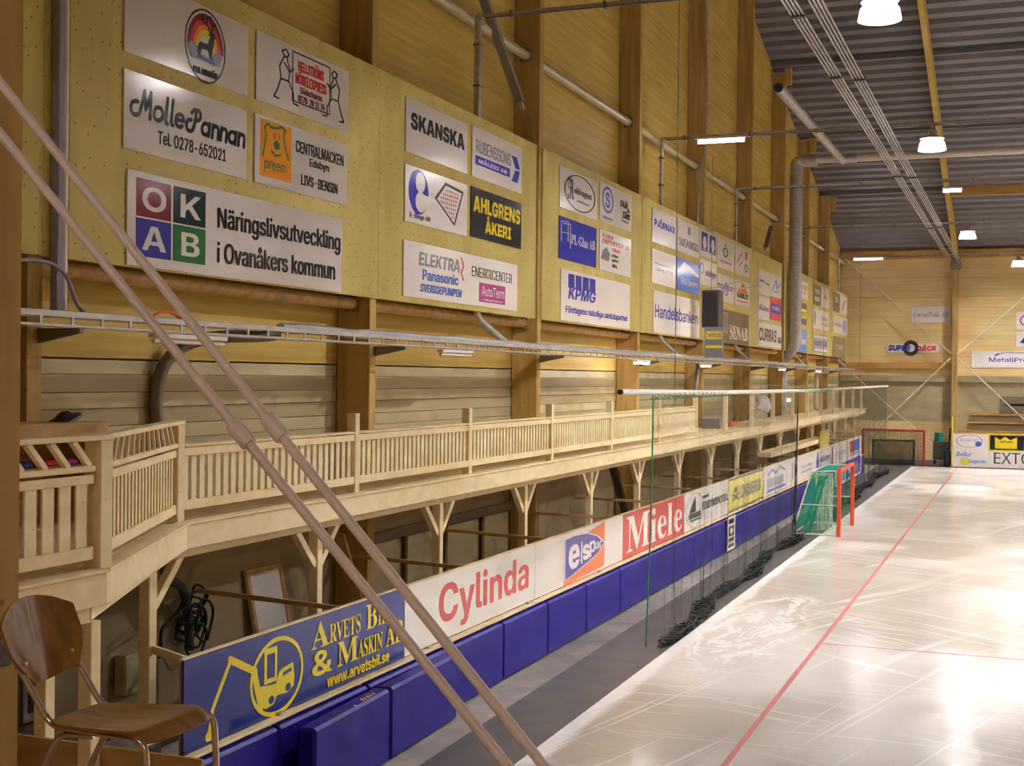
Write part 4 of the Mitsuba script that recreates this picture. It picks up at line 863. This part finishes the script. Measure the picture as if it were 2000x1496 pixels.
def pad(y0, y1, label, x=-7.90, th=0.16, z0=0.02, z1=0.955, group=None):
    return solo('crash_pad', box(x - th / 2, x + th / 2, y0 + 0.008, y1 - 0.008, z0, z1, 0.035), 'm_pad', label, 'pad', group)
py = [10.9, 13.1, 15.3, 17.9, 20.05, 22.2, 24.4, 26.7, 29.05]
while py[-1] < 54: py.append(py[-1] + 2.15)
for i in range(len(py) - 1):
    pad(py[i], py[i + 1], f'blue crash pad under the rink boards, {ORD[i] if i < 20 else "last"} from the left')
for i in range(7):
    solo('crash_pad', box(-7.98, -7.82, 57.0 + 2.1 * i, 59.05 + 2.1 * i, 0.02, 0.955, 0.035), 'm_pad', 'dim blue crash pad behind the goal towards the end wall', 'pad', 'far crash pads')
def loose(p, q, label):
    p, q = np.array(p), np.array(q); d = (q - p) / np.linalg.norm(q - p); n = np.array([d[1], -d[0]])
    key = thing('loose_pad', label, 'pad')
    a, b = p - n * 0.12, q - n * 0.12
    part(key, 'body', beam((*(a + d * 0.01), 0.475), (*(b - d * 0.01), 0.475), 0.24, 0.93, bev=0.035), 'm_pad')
    return key, d, n
k1, d1, n1 = loose((-7.42, 13.2), (-7.52, 15.32), 'loose blue crash pad with striped tape standing in front, nearer one')
k2, d2, n2 = loose((-7.52, 15.34), (-7.58, 17.62), 'loose blue crash pad leaning back to the row, right of the taped one')
for k in range(5):
    p = np.array([-7.42, 13.2]) + d1 * (1.45 + 0.085 * k) - n1 * 0.09
    part(k1, 'tape', place(box(-0.014, 0.014, -0.045, 0.045, 0, 0.003), (p[0], p[1], 0.940), (0.6, 0.8, 0), (-0.8, 0.6, 0)), 's_y' if k % 2 == 0 else 's_o', 'yellow tape stripe')
part(k1, 'tape', place(box(-0.012, 0.012, -0.03, 0.03, 0, 0.003), (-7.52, 14.35, 0.940), (0.6, 0.8, 0), (-0.8, 0.6, 0)), 's_y', 'yellow tape stripe')
sign('pad_label', (37.15, 38.25, 0.06, 1.02), 'w', [rc('k', .18, .78, .82, .92), rc('k', .18, .42, .82, .70), sh('w', el(.5, .56, .2, .10), 'print'), rc('k', .18, .24, .82, .36), rc('k', .18, .08, .82, .18)], 'upright white label with black marks on the blue pads', plane=-7.775, depth=0.006, bev=0.0)

# ---------------------------------------------------------------- safety net
def net_x(y): return -6.42 - 0.09 * math.sin(y * 0.21) - 0.012 * (y - 24)
NET0, NET1 = 23.6, 75.0
pole = thing('net_pole', 'long pale pipe hanging over the rink side that carries the safety net', 'pole')
part(pole, 'pipe', tube([(net_x(21.4) , 21.4, 4.70), (-6.5, 30, 4.62), (-6.75, 48, 4.56), (net_x(75), 75.6, 4.62)], 0.055, 12), 'm_rod', smooth=40)
part(pole, 'open_end_shade', tube([(net_x(21.4), 21.385, 4.70), (net_x(21.4), 21.36, 4.70)], 0.045, 12), 'm_black')  # black plug paints the shade inside the pipe end
for y, zt in ((25.6, 18.0), (49.1, 11.9), (62.4, 11.95)):
    part(pole, 'wire', tube([(-6.5 - 0.017 * (y - 30), y, 4.64), (-6.5 - 0.017 * (y - 30), y, zt)], 0.009, 6), 'm_darkmetal', 'thin hanging wire')
plain('m_net', c(26, 30, 26), 0.8)
plain('m_netrope', c(50, 130, 80), 0.7)
plain('m_netgreen', c(26, 150, 116), 0.7)
plain('m_netwhite', c(214, 226, 206), 0.7)
def threads(paths, r):
    """Many thin three-sided threads as one mesh."""
    V, F, o = [], [], 0
    for p in paths:
        p = np.asarray(p, float); n = len(p)
        t = np.gradient(p, axis=0); t /= np.linalg.norm(t, axis=1, keepdims=True) + 1e-12
        a = np.cross(t, np.where(np.abs(t[:, 2:]) < 0.9, [0, 0, 1.0], [1.0, 0, 0])); a /= np.linalg.norm(a, axis=1, keepdims=True); b = np.cross(t, a)
        for k in range(3):
            th = 2 * math.pi * k / 3; V.append(p + r * (math.cos(th) * a + math.sin(th) * b))
        i = np.arange(n - 1)
        for k in range(3):
            A, B = o + k * n + i, o + ((k + 1) % 3) * n + i
            F.append(np.stack([A, B, B + 1], 1)); F.append(np.stack([A, B + 1, A + 1], 1))
        o += 3 * n
    return trimesh.Trimesh(np.vstack(V), np.vstack(F), process=False)
def fold(y, s):   # s: 0 at the top, 1 at the floor
    s = max(0.0, s)
    return s * s * (0.05 * math.sin(y * 7.1 + math.sin(y * 0.9) * 2) + 0.09 * math.sin(y * 2.3 + 1) + 0.04 * math.sin(y * 11.7 + 2 * math.sin(y * 1.7)))
def netpt(y, z): 
    s = 1 - z / 4.6
    return (net_x(y) + fold(y, s), y, z)
net = thing('safety_net', 'large thin dark safety net hanging beside the rink boards', 'net')
vs = [[netpt(y, z) for z in (4.6, 3.4, 2.6, 1.9, 1.2, 0.6, 0.03)] for y in np.r_[np.arange(NET0, 42.1, 0.06), np.arange(47.2, NET1, 0.06)]]
hs = [[netpt(y, z) for y in np.arange(a, b, 0.14)] for z in np.arange(0.05, 4.6, 0.06) for a, b in ((NET0, 42.15), (47.2, NET1))]
part(net, 'mesh', threads(vs + hs, 0.0011), 'm_net', kind='stuff')
part(net, 'edge_rope', tube([netpt(NET0, z) for z in (4.68, 3.6, 2.4, 1.2, 0.02)], 0.014, 6), 'm_netrope', 'green edge rope', smooth=40)
part(net, 'edge_rope', tube([netpt(NET1, z) for z in (4.6, 2.4, 0.02)], 0.014, 6), 'm_netrope', 'green edge rope', smooth=40)
part(net, 'lacing', threads([[(net_x(y) + 0.06 * math.cos(y * 14), y, 4.60 + 0.06 * math.sin(y * 14)) for y in np.arange(NET0, 50, 0.05)]], 0.009), 'm_netrope', 'green lacing around the pipe')
part(net, 'gathered_end', threads([[(net_x(42) + 0.05 * math.sin(k * 2.1 + z * 2) * (1 - z / 5), 42.1 + 0.45 * z / 4.6 + 0.09 * math.sin(k * 1.3 + z * 1.7) * (1 - z / 5.2), z) for z in np.linspace(4.58, 0.05, 14)] for k in range(26)], 0.006), 'm_net', 'net gathered into a dark strip', kind='stuff')
rng = np.random.default_rng(7)
def heap(y0, y1, r0):
    """The hem of the net lying bunched on the floor: many tangled strands."""
    paths = []
    L = y1 - y0
    for j in range(46):
        ph, f1, f2 = rng.uniform(0, 6.3), rng.uniform(1.4, 3.4), rng.uniform(4, 9)
        rad, a0 = r0 * rng.uniform(0.2, 1.0), rng.uniform(0, 6.3)
        ys_ = np.arange(y0 + rng.uniform(0, 0.5), y1 - rng.uniform(0, 0.5), 0.12)
        sw = 0.75 + 0.25 * np.sin(ys_ * 0.9 + 2) + 0.25 * np.sin(ys_ * 2.1)
        paths.append(np.stack([[net_x(y) + 0.16 + 0.10 * math.sin(y * 0.8) for y in ys_] + rad * sw * np.cos(a0 + ys_ * f1 + np.sin(ys_ * f2)),
                               ys_, np.maximum(0.012, 0.10 + 0.55 * rad * sw * np.sin(a0 + ys_ * f1 + ph))], 1))
    part(net, 'bunched_hem', threads(paths, 0.011), 'm_net', 'net bunched on the floor', kind='stuff')
heap(23.6, 42.0, 0.20); heap(47.5, 74.8, 0.22)

# ---------------------------------------------------------------- goals
plain('m_goalred', c(206, 72, 40), 0.4)
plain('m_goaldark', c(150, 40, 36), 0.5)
def goal(name, y0, y1, x0, label, red, netmat, step, rr):
    t = thing(name, label, 'goal')
    H, xt, xb = 2.1, x0 - 0.85, x0 - 1.45
    for y in (y0, y1): part(t, 'post', beam((x0, y, 0.032), (x0, y, H), 0.12, 0.12, (1, 0, 0), 0.01), red)
    part(t, 'crossbar', beam((x0, y0 - 0.06, H + 0.0), (x0, y1 + 0.06, H + 0.0), 0.12, 0.12, bev=0.01), red)
    for y in (y0, y1):
        part(t, 'side_frame', tube(bend([(x0 - 0.05, y, H - 0.02), (xt, y, H - 0.06), (xb, y, 0.04)], 0.12), 0.026, 8), 'm_paint_white', smooth=50)
        part(t, 'side_bar', tube([(x0, y, 1.0), (xt - 0.36, y, 1.0)], 0.018, 8), 'm_paint_white', smooth=40)
        part(t, 'base_bar', tube([(x0, y, 0.078), (xb, y, 0.062)], 0.032, 8), 'm_paint_white', smooth=40)
    for x, z in ((xt, H - 0.06), (xb, 0.05)): part(t, 'back_bar', tube([(x, y0, z), (x, y1, z)], 0.026, 8), 'm_paint_white', smooth=40)
    paths = []
    xr = lambda z: xt + (xb - xt) * (H - 0.06 - z) / (H - 0.1)
    for y in np.arange(y0, y1, step): paths.append([(x0, y, H - 0.03), (xt, y, H - 0.07), (xb, y, 0.05)])
    for z in np.arange(0.06, H - 0.06, step): paths.append([(xr(z), y0, z), (xr(z), y1, z)])
    for x in np.arange(xt, x0, step): paths.append([(x, y0, H - 0.05), (x, y1, H - 0.05)])
    for y in (y0, y1):
        for z in np.arange(0.06, H - 0.06, step): paths.append([(x0, y, z), (xr(z), y, z)])
        for x in np.arange(xb + step, x0, step):
            zt = H - 0.05 if x >= xt else (H - 0.06) - (x - xt) / (xb - xt) * (H - 0.1)
            paths.append([(x, y, 0.05), (x, y, zt)])
    part(t, 'net', threads(paths, rr), netmat, 'green net' if netmat == 'm_netgreen' else None, kind='stuff')
    return t
g = goal('bandy_goal', 42.5, 46.0, -5.38, 'red and white goal with a green net standing beside the ice', 'm_goalred', 'm_netgreen', 0.06, 0.0032)
# white inner net hanging in folds behind the near side
vv, ff = [], []
N = 26
for i in range(N):
    s = i / (N - 1)
    for j in range(9):
        z = 1.95 - 1.80 * j / 8
        vv.append((-5.68 - 0.55 * s * (1 - 0.12 * j / 8) + 0.015 * math.sin(9 * s + j), 43.3 + 0.10 * math.sin(i * 1.3) * (0.4 + 0.1 * j), z))
paths = [[vv[i * 9 + j] for j in range(9)] for i in range(N)] + [[vv[i * 9 + j] for i in range(N)] for j in range(9)]
part(g, 'inner_net', threads(paths, 0.011), 'm_netwhite', 'white inner net hanging in folds', kind='stuff')
part(g, 'green_drape', threads([[(-5.9 - 0.5 * s - 0.1 * math.sin(k), 42.6 + 0.3 * k / 12, 1.9 - 1.75 * s + 0.2 * s * math.sin(k * 1.2)) for s in np.linspace(0, 1, 7)] for k in np.arange(0, 12, 0.3)], 0.007), 'm_netgreen', kind='stuff')
g2 = thing('far_goal', 'red framed goal in the dark far corner by the end wall', 'goal')
yg = 80.0
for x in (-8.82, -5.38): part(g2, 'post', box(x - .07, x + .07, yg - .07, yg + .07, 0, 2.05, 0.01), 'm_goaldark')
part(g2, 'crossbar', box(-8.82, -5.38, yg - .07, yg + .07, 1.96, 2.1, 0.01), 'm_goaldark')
part(g2, 'net', threads([[(x, yg + .05, 0), (x, yg + .75, 1.9 if False else 0.1)] for x in np.arange(-8.8, -5.4, .1)] + [[(x, yg + .02, 2.0), (x, yg + .8, 1.9), (x, yg + 1.4, .05)] for x in np.arange(-8.8, -5.4, .07)] + [[(-8.8, yg + 1.4 - .3 * z, z), (-5.4, yg + 1.4 - .3 * z, z)] for z in np.arange(.05, 1.95, .07)], 0.009), 'm_net', kind='stuff')
g3 = thing('small_goal', 'small dark practice goal standing inside the far red goal', 'goal')
for x in (-8.2, -5.9): part(g3, 'post', box(x - .05, x + .05, yg - .4, yg - .3, 0, 1.5, 0.01), 'm_black')
part(g3, 'crossbar', box(-8.25, -5.85, yg - .4, yg - .3, 1.42, 1.5, 0.01), 'm_black')
part(g3, 'net', threads([[(x, yg - .34, 1.45), (x, yg + .3, .05)] for x in np.arange(-8.2, -5.9, .05)] + [[(-8.2, yg - .34 + .457 * (1.45 - z), z), (-5.9, yg - .34 + .457 * (1.45 - z), z)] for z in np.arange(.05, 1.45, .05)], 0.010), 'm_net', kind='stuff')

# standing board beyond the goal
t = thing('standing_board', 'white framed board with purple pictures standing beyond the goal', 'board')
o, u = np.array([-7.35, 56.5, 0.45]), np.array([0.0, 1.0, 0.0]); u /= np.linalg.norm(u)
def rr_(w, h, r): return sbox(r, r, w - r, h - r).buffer(r)
part(t, 'frame', place(extrude(rr_(9.2, 1.05, .22), 0.06), o, u, VV), 'm_white')
for a, b in ((.25, 2.9), (3.2, 5.9), (6.2, 8.8)):
    part(t, 'picture', place(box(a, b, .14, .90, 0.06, 0.066), o, u, VV), 's_pu')
    part(t, 'picture_figure', place(extrude(union_all([el((a + b) / 2, .5, .35, .22), el((a + b) / 2 + .5, .4, .2, .2)]), .01), o + 0.06 * np.cross(u, VV), u, VV), 's_sl')
for s in (0.6, 8.4): part(t, 'foot', beam(o + u * s + [-.25, 0, -.42], o + u * s + [.25, 0, -.42], .06, .06), 'm_galv'); part(t, 'leg', beam(o + u * s + [0, 0, -.40], o + u * s + [0, 0, .02], .05, .05, (1, 0, 0)), 'm_galv')

# ---------------------------------------------------------------- end wall boards and signs
def farsign(name, rect, bg, els, label, plane=83.42, depth=0.05, cat_='sign'): return sign(name, rect, bg, els, label, plane=plane, depth=depth, along='x', cat_=cat_, bev=0.01)
farsign('end_board', (-3.78, -1.90, 0.04, 1.93), 'w', [sh('gy', ring(.46, .78, .38, .19, .06)), tx('sl', 'Gunnarson', .2, .78, .72, .86, 'light'), sh('lb', el(.72, .70, .09, .08)), tx('lb', 'Bollar', .08, .32, .54, .46, 'bi'), sh('ly', el(.34, .17, .13, .12)), tx('lb', 'Imports', .44, .10, .96, .24, 'bi')], 'white end board with a grey oval and a yellow ball, left of the yellow board', plane=80.0, cat_='board')
farsign('end_board', (-1.90, 2.6, 0.04, 1.0), 'w', [tx('db', 'EXTO', .07, .25, .52, .92, 'thin'), tx('sl', 'isolering', .36, .04, .6, .2, 'bi')], 'white end board with large thin capitals, under the yellow board', plane=80.0, cat_='board')
farsign('end_board', (-1.90, 2.6, 1.01, 1.95), 'y', [rc('k', .02, .06, .42, .94, 'panel'), sh('y', union_all([Polygon([(.08, .14), (.08, .84), (.14, .66), (.20, .86), (.26, .66), (.34, .84), (.34, .14)])])), tx('k', 'HÖJD', .14, .5, .29, .64), tx('k', 'MASKIN', .46, .45, .8, .62), tx('k', 'UTHYRNING', .5, .18, .86, .36)], 'yellow end board with a black framed emblem', plane=80.0, cat_='board')
solo('board_stand', box(-3.78, 2.6, 80.02, 80.12, 0.0, 2.02, 0.01), 'm_oldwood', 'timber backing behind the end boards', 'board')
solo('yellow_post', box(-3.87, -3.79, 79.95, 80.07, 0.0, 2.9, 0.01), 's_ly', 'yellow edge post at the left end of the end boards', 'post')
farsign('end_wall_sign', (-6.42, -4.16, 8.40, 9.38), 'w', [tx('gy', 'UnionTeak AB', .06, .36, .94, .66, 'bi')], 'white rectangular sign high on the end wall left of its column')
t = thing('end_wall_sign', 'pill shaped white sign with a black tyre emblem on the end wall', 'sign')
o = np.array([-7.85, 83.42, 6.60])
part(t, 'plate', place(extrude(rr_(3.05, .56, .27), .04), o, (1, 0, 0), VV), 'm_white')
part(t, 'tyre', place(extrude(el(1.42, .28, .46, .46).difference(el(1.42, .28, .24, .24)), .05), o, (1, 0, 0), VV), 'm_black')
part(t, 'lettering', place(extrude(fit(glyphs('SUPER', 'black', .15), .12, .12, 1.38, .46), .065), o, (1, 0, 0), VV), 's_nv')
part(t, 'lettering', place(extrude(fit(glyphs('DÄCK', 'black', .15), 1.78, .12, 2.92, .50), .065), o, (1, 0, 0), VV), 's_r')
farsign('end_wall_sign', (-2.96, 1.9, 5.72, 6.70), 'w', [tx('b', 'MetallProdukter', .20, .36, .94, .62, 'sans'), sh('nv', lr(.03, (.27, .74), (.31, .86), (.40, .92), (.62, .90)))], 'long white sign with blue lettering right of the end wall column')
farsign('end_wall_sign', (-0.52, 1.9, 7.98, 9.03), 'w', [sh('mg', ring(.26, .5, .18, .34, .2))], 'white sign with a pink ring at the right edge')
farsign('end_wall_sign', (-0.50, 1.9, 6.93, 7.85), 'w', [sh('b', Polygon([(.08, .3), (.24, .85), (.44, .6), (.3, .2)]))], 'white sign with a dark blue shape at the right edge')
farsign('end_wall_sign', (-1.36, 1.5, 3.1, 4.05), 'br', [rc('k', .1, .42, .9, .55)], 'brown sign with a dark stroke low on the end wall at the right')
for i, (z, x) in enumerate(((2.97, -3.0), (2.49, -3.1), (1.97, -3.6))):
    solo('end_wall_batten', box(x, 6, 83.2, 83.44, z - .05, z + .05, .01), 'm_glulam_flat', f'brown horizontal batten low on the end wall, {ORD[i]} from the top', 'batten')
t = thing('blue_drum_cart', 'low cart with a blue drum standing left of the end boards', 'cart')
part(t, 'crate', box(-4.95, -4.0, 81.2, 82.0, 0.35, 1.4, .03), 'm_dark'); part(t, 'drum', tube([(-4.65, 81.5, 1.4), (-4.65, 81.5, 1.9)], .24, 14), 's_te', smooth=40); part(t, 'handle', tube([(-4.1, 81.2, .4), (-3.98, 80.9, 2.2)], .05, 8), 'm_black'); part(t, 'wheel', tube([(-4.9, 81.1, .25), (-4.75, 81.1, .25)], .25, 14), 'm_black', smooth=40); part(t, 'wheel', tube([(-4.2, 81.1, .25), (-4.05, 81.1, .25)], .25, 14), 'm_black', smooth=40)
solo('dark_tarpaulin', box(-4.3, -3.92, 80.3, 80.9, 0.0, .95, .1), 's_dk', 'dark blue tarpaulin bundle beside the yellow post', 'tarpaulin')
solo('dark_kerb', box(-10.5, -3.95, 80.9, 81.05, 0, .32, .02), 'm_darkmetal', 'dark low kerb behind the far goals', 'kerb')

# ---------------------------------------------------------------- foreground: near column, bracing rods, chair
t = thing('near_column', 'thick brown timber column cut by the left edge in the foreground', 'column')
part(t, 'shaft', box(-4.05, -3.602, 3.85, 4.1, 3.42, 7.58, 0.006), 'm_glulam')
part(t, 'strap', box(-4.06, -3.59, 3.83, 4.05, 3.83, 3.95, 0.006), 'm_black', 'black strap')
part(t, 'bolt', tube([(-3.70, 3.85, 5.42), (-3.70, 3.80, 5.42)], 0.02, 10), 'm_darkmetal')
def tie_rod(p, q, s, label, r=0.0165):
    t = thing('tension_rod', label, 'rod')
    p, q = np.array(p, float), np.array(q, float); d = (q - p) / np.linalg.norm(q - p)
    part(t, 'rod', tube([p, q], r, 16), 'm_rod', smooth=40)
    c0 = p + d * s
    part(t, 'sleeve', lathe([(0, 0), (r * 1.6, 0), (r * 1.75, .01), (r * 1.75, .085), (r * 1.6, .09), (0, .09)], n=20).apply_transform(trimesh.geometry.align_vectors([0, 0, 1], d)).apply_translation(c0), 'm_rod', smooth=35)
tie_rod((-3.90, 3.75, 6.50), (-0.985, 3.75, 3.42), 2.33, 'upper of the two pale slanting rods across the foreground')
tie_rod((-3.90, 3.70, 6.346), (-1.072, 3.70, 3.42), 2.17, 'lower of the two pale slanting rods across the foreground')

ch = thing('chair', 'brown moulded plywood chair with steel tube legs in the lower left foreground', 'chair')
def shell(fn, nu=14, nv=14, th=0.009):
    P = np.array([[fn(u, v) for v in np.linspace(0, 1, nv)] for u in np.linspace(0, 1, nu)])
    du, dv = np.gradient(P, axis=0), np.gradient(P, axis=1)
    n = np.cross(du, dv); n /= np.linalg.norm(n, axis=2, keepdims=True)
    A, B = (P + n * th / 2).reshape(-1, 3), (P - n * th / 2).reshape(-1, 3)
    F = []
    k = nu * nv
    for i in range(nu - 1):
        for j in range(nv - 1):
            a, b, c_, d = i * nv + j, (i + 1) * nv + j, (i + 1) * nv + j + 1, i * nv + j + 1
            F += [[a, b, c_], [a, c_, d], [k + a, k + c_, k + b], [k + a, k + d, k + c_]]
    rim = [i * nv for i in range(nu)] + [(nu - 1) * nv + j for j in range(1, nv)] + [i * nv + nv - 1 for i in range(nu - 2, -1, -1)] + [j for j in range(nv - 2, 0, -1)]
    for a, b in zip(rim, rim[1:] + rim[:1]): F += [[a, k + a, k + b], [a, k + b, b]]
    m = trimesh.Trimesh(np.vstack([A, B]), np.array(F), process=False); m.fix_normals(); return m
def seat_fn(u, v):        # u from back to front, v across
    a = 2 * v - 1
    r = abs(a) ** 6
    uu = 0.02 * r + u * (1 - 0.09 * r)
    x = -2.80 + 0.405 * uu
    half = 0.135 + 0.055 * uu ** 0.8
    if u < 0.15: half *= 0.86 + 0.14 * (u / 0.15) ** 0.5
    if u > 0.85: half *= 1 - 0.12 * ((u - 0.85) / 0.15) ** 2
    yv = 3.455 + a * half + (-0.02 + 0.02 * uu)
    z = 3.868 - 0.014 * math.cos(a * 1.4) * math.sin(math.pi * min(1, u * 1.15)) + 0.012 * u - 0.035 * max(0, u - 0.8) ** 2 / 0.04 * 0.9
    return (x, yv, z)
def back_fn(u, v):        # u from bottom to top
    a = 2 * v - 1
    half = 0.105 + 0.065 * math.sin(min(1, u * 1.5) * math.pi / 2)
    crest = 0.035 * (1 - a * a) * u
    low = -0.045 * (1 - a * a) * (1 - u)
    z = 3.995 + 0.185 * u + crest + low - (0.02 * a * a)
    x = -2.945 - 0.085 * u + 0.055 * a * a
    return (x, 3.47 + a * half, z + 0.012 * a)
def _chairwood(p, n, uv):
    t = mikit.fbm(p.x * 5, p.y * 40, p.z * 12, octaves=3)
    return mikit.mix(mi.Color3f(c(134, 94, 38)), mi.Color3f(c(114, 76, 30)), mikit.smoothstep(0.3, 0.7, t))
tex('m_chairwood', _chairwood, 0.22, 0.5, clearcoat=0.5, clearcoat_gloss=0.9)
part(ch, 'seat', shell(seat_fn, 22, 22), 'm_chairwood', smooth=40)
part(ch, 'backrest', shell(back_fn, 18, 20), 'm_chairwood', smooth=40)
R_ = 0.0105
for s, nm in ((-1, 'near'), (1, 'far')):
    yb_, yf_ = 3.455 + s * 0.125, 3.455 + s * 0.178
    fr = part(ch, 'side_frame', tube(bend([(-3.0, 3.47 + s * 0.125, 4.10), (-2.80, yb_, 3.852), (-2.41, yf_, 3.862), (-2.385, yf_ + s * 0.004, 3.42)], 0.05, 6), R_, 12), 'm_chrome', smooth=60)
    part(ch, 'rear_leg', tube(bend([(-2.62, yb_ + s * 0.018, 3.845), (-2.76, yb_ + s * 0.01, 3.835), (-2.98, yb_ + s * 0.01, 3.42)], 0.04, 6), R_, 12), 'm_chrome', smooth=60)
    part(fr, 'foot_cap', tube([(-2.385, yf_ + s * 0.004, 3.42), (-2.385, yf_ + s * 0.004, 3.45)], 0.014, 12), 'm_black', smooth=40)
    part(ch, 'bolt', cat([lathe([(0, .004), (.006, .003), (.008, 0), (0, 0)], n=10).apply_transform(trimesh.geometry.align_vectors([0, 0, 1], [1, 0, .2])).apply_translation((-2.925, 3.47 + s * 0.11, 4.03))]), 'm_chrome')
part(ch, 'cross_bar', tube([(-2.44, 3.29, 3.835), (-2.44, 3.62, 3.835)], 0.008, 10), 'm_chrome', smooth=40)
part(ch, 'cross_bar', tube([(-2.77, 3.33, 3.835), (-2.77, 3.58, 3.835)], 0.008, 10), 'm_chrome', smooth=40)
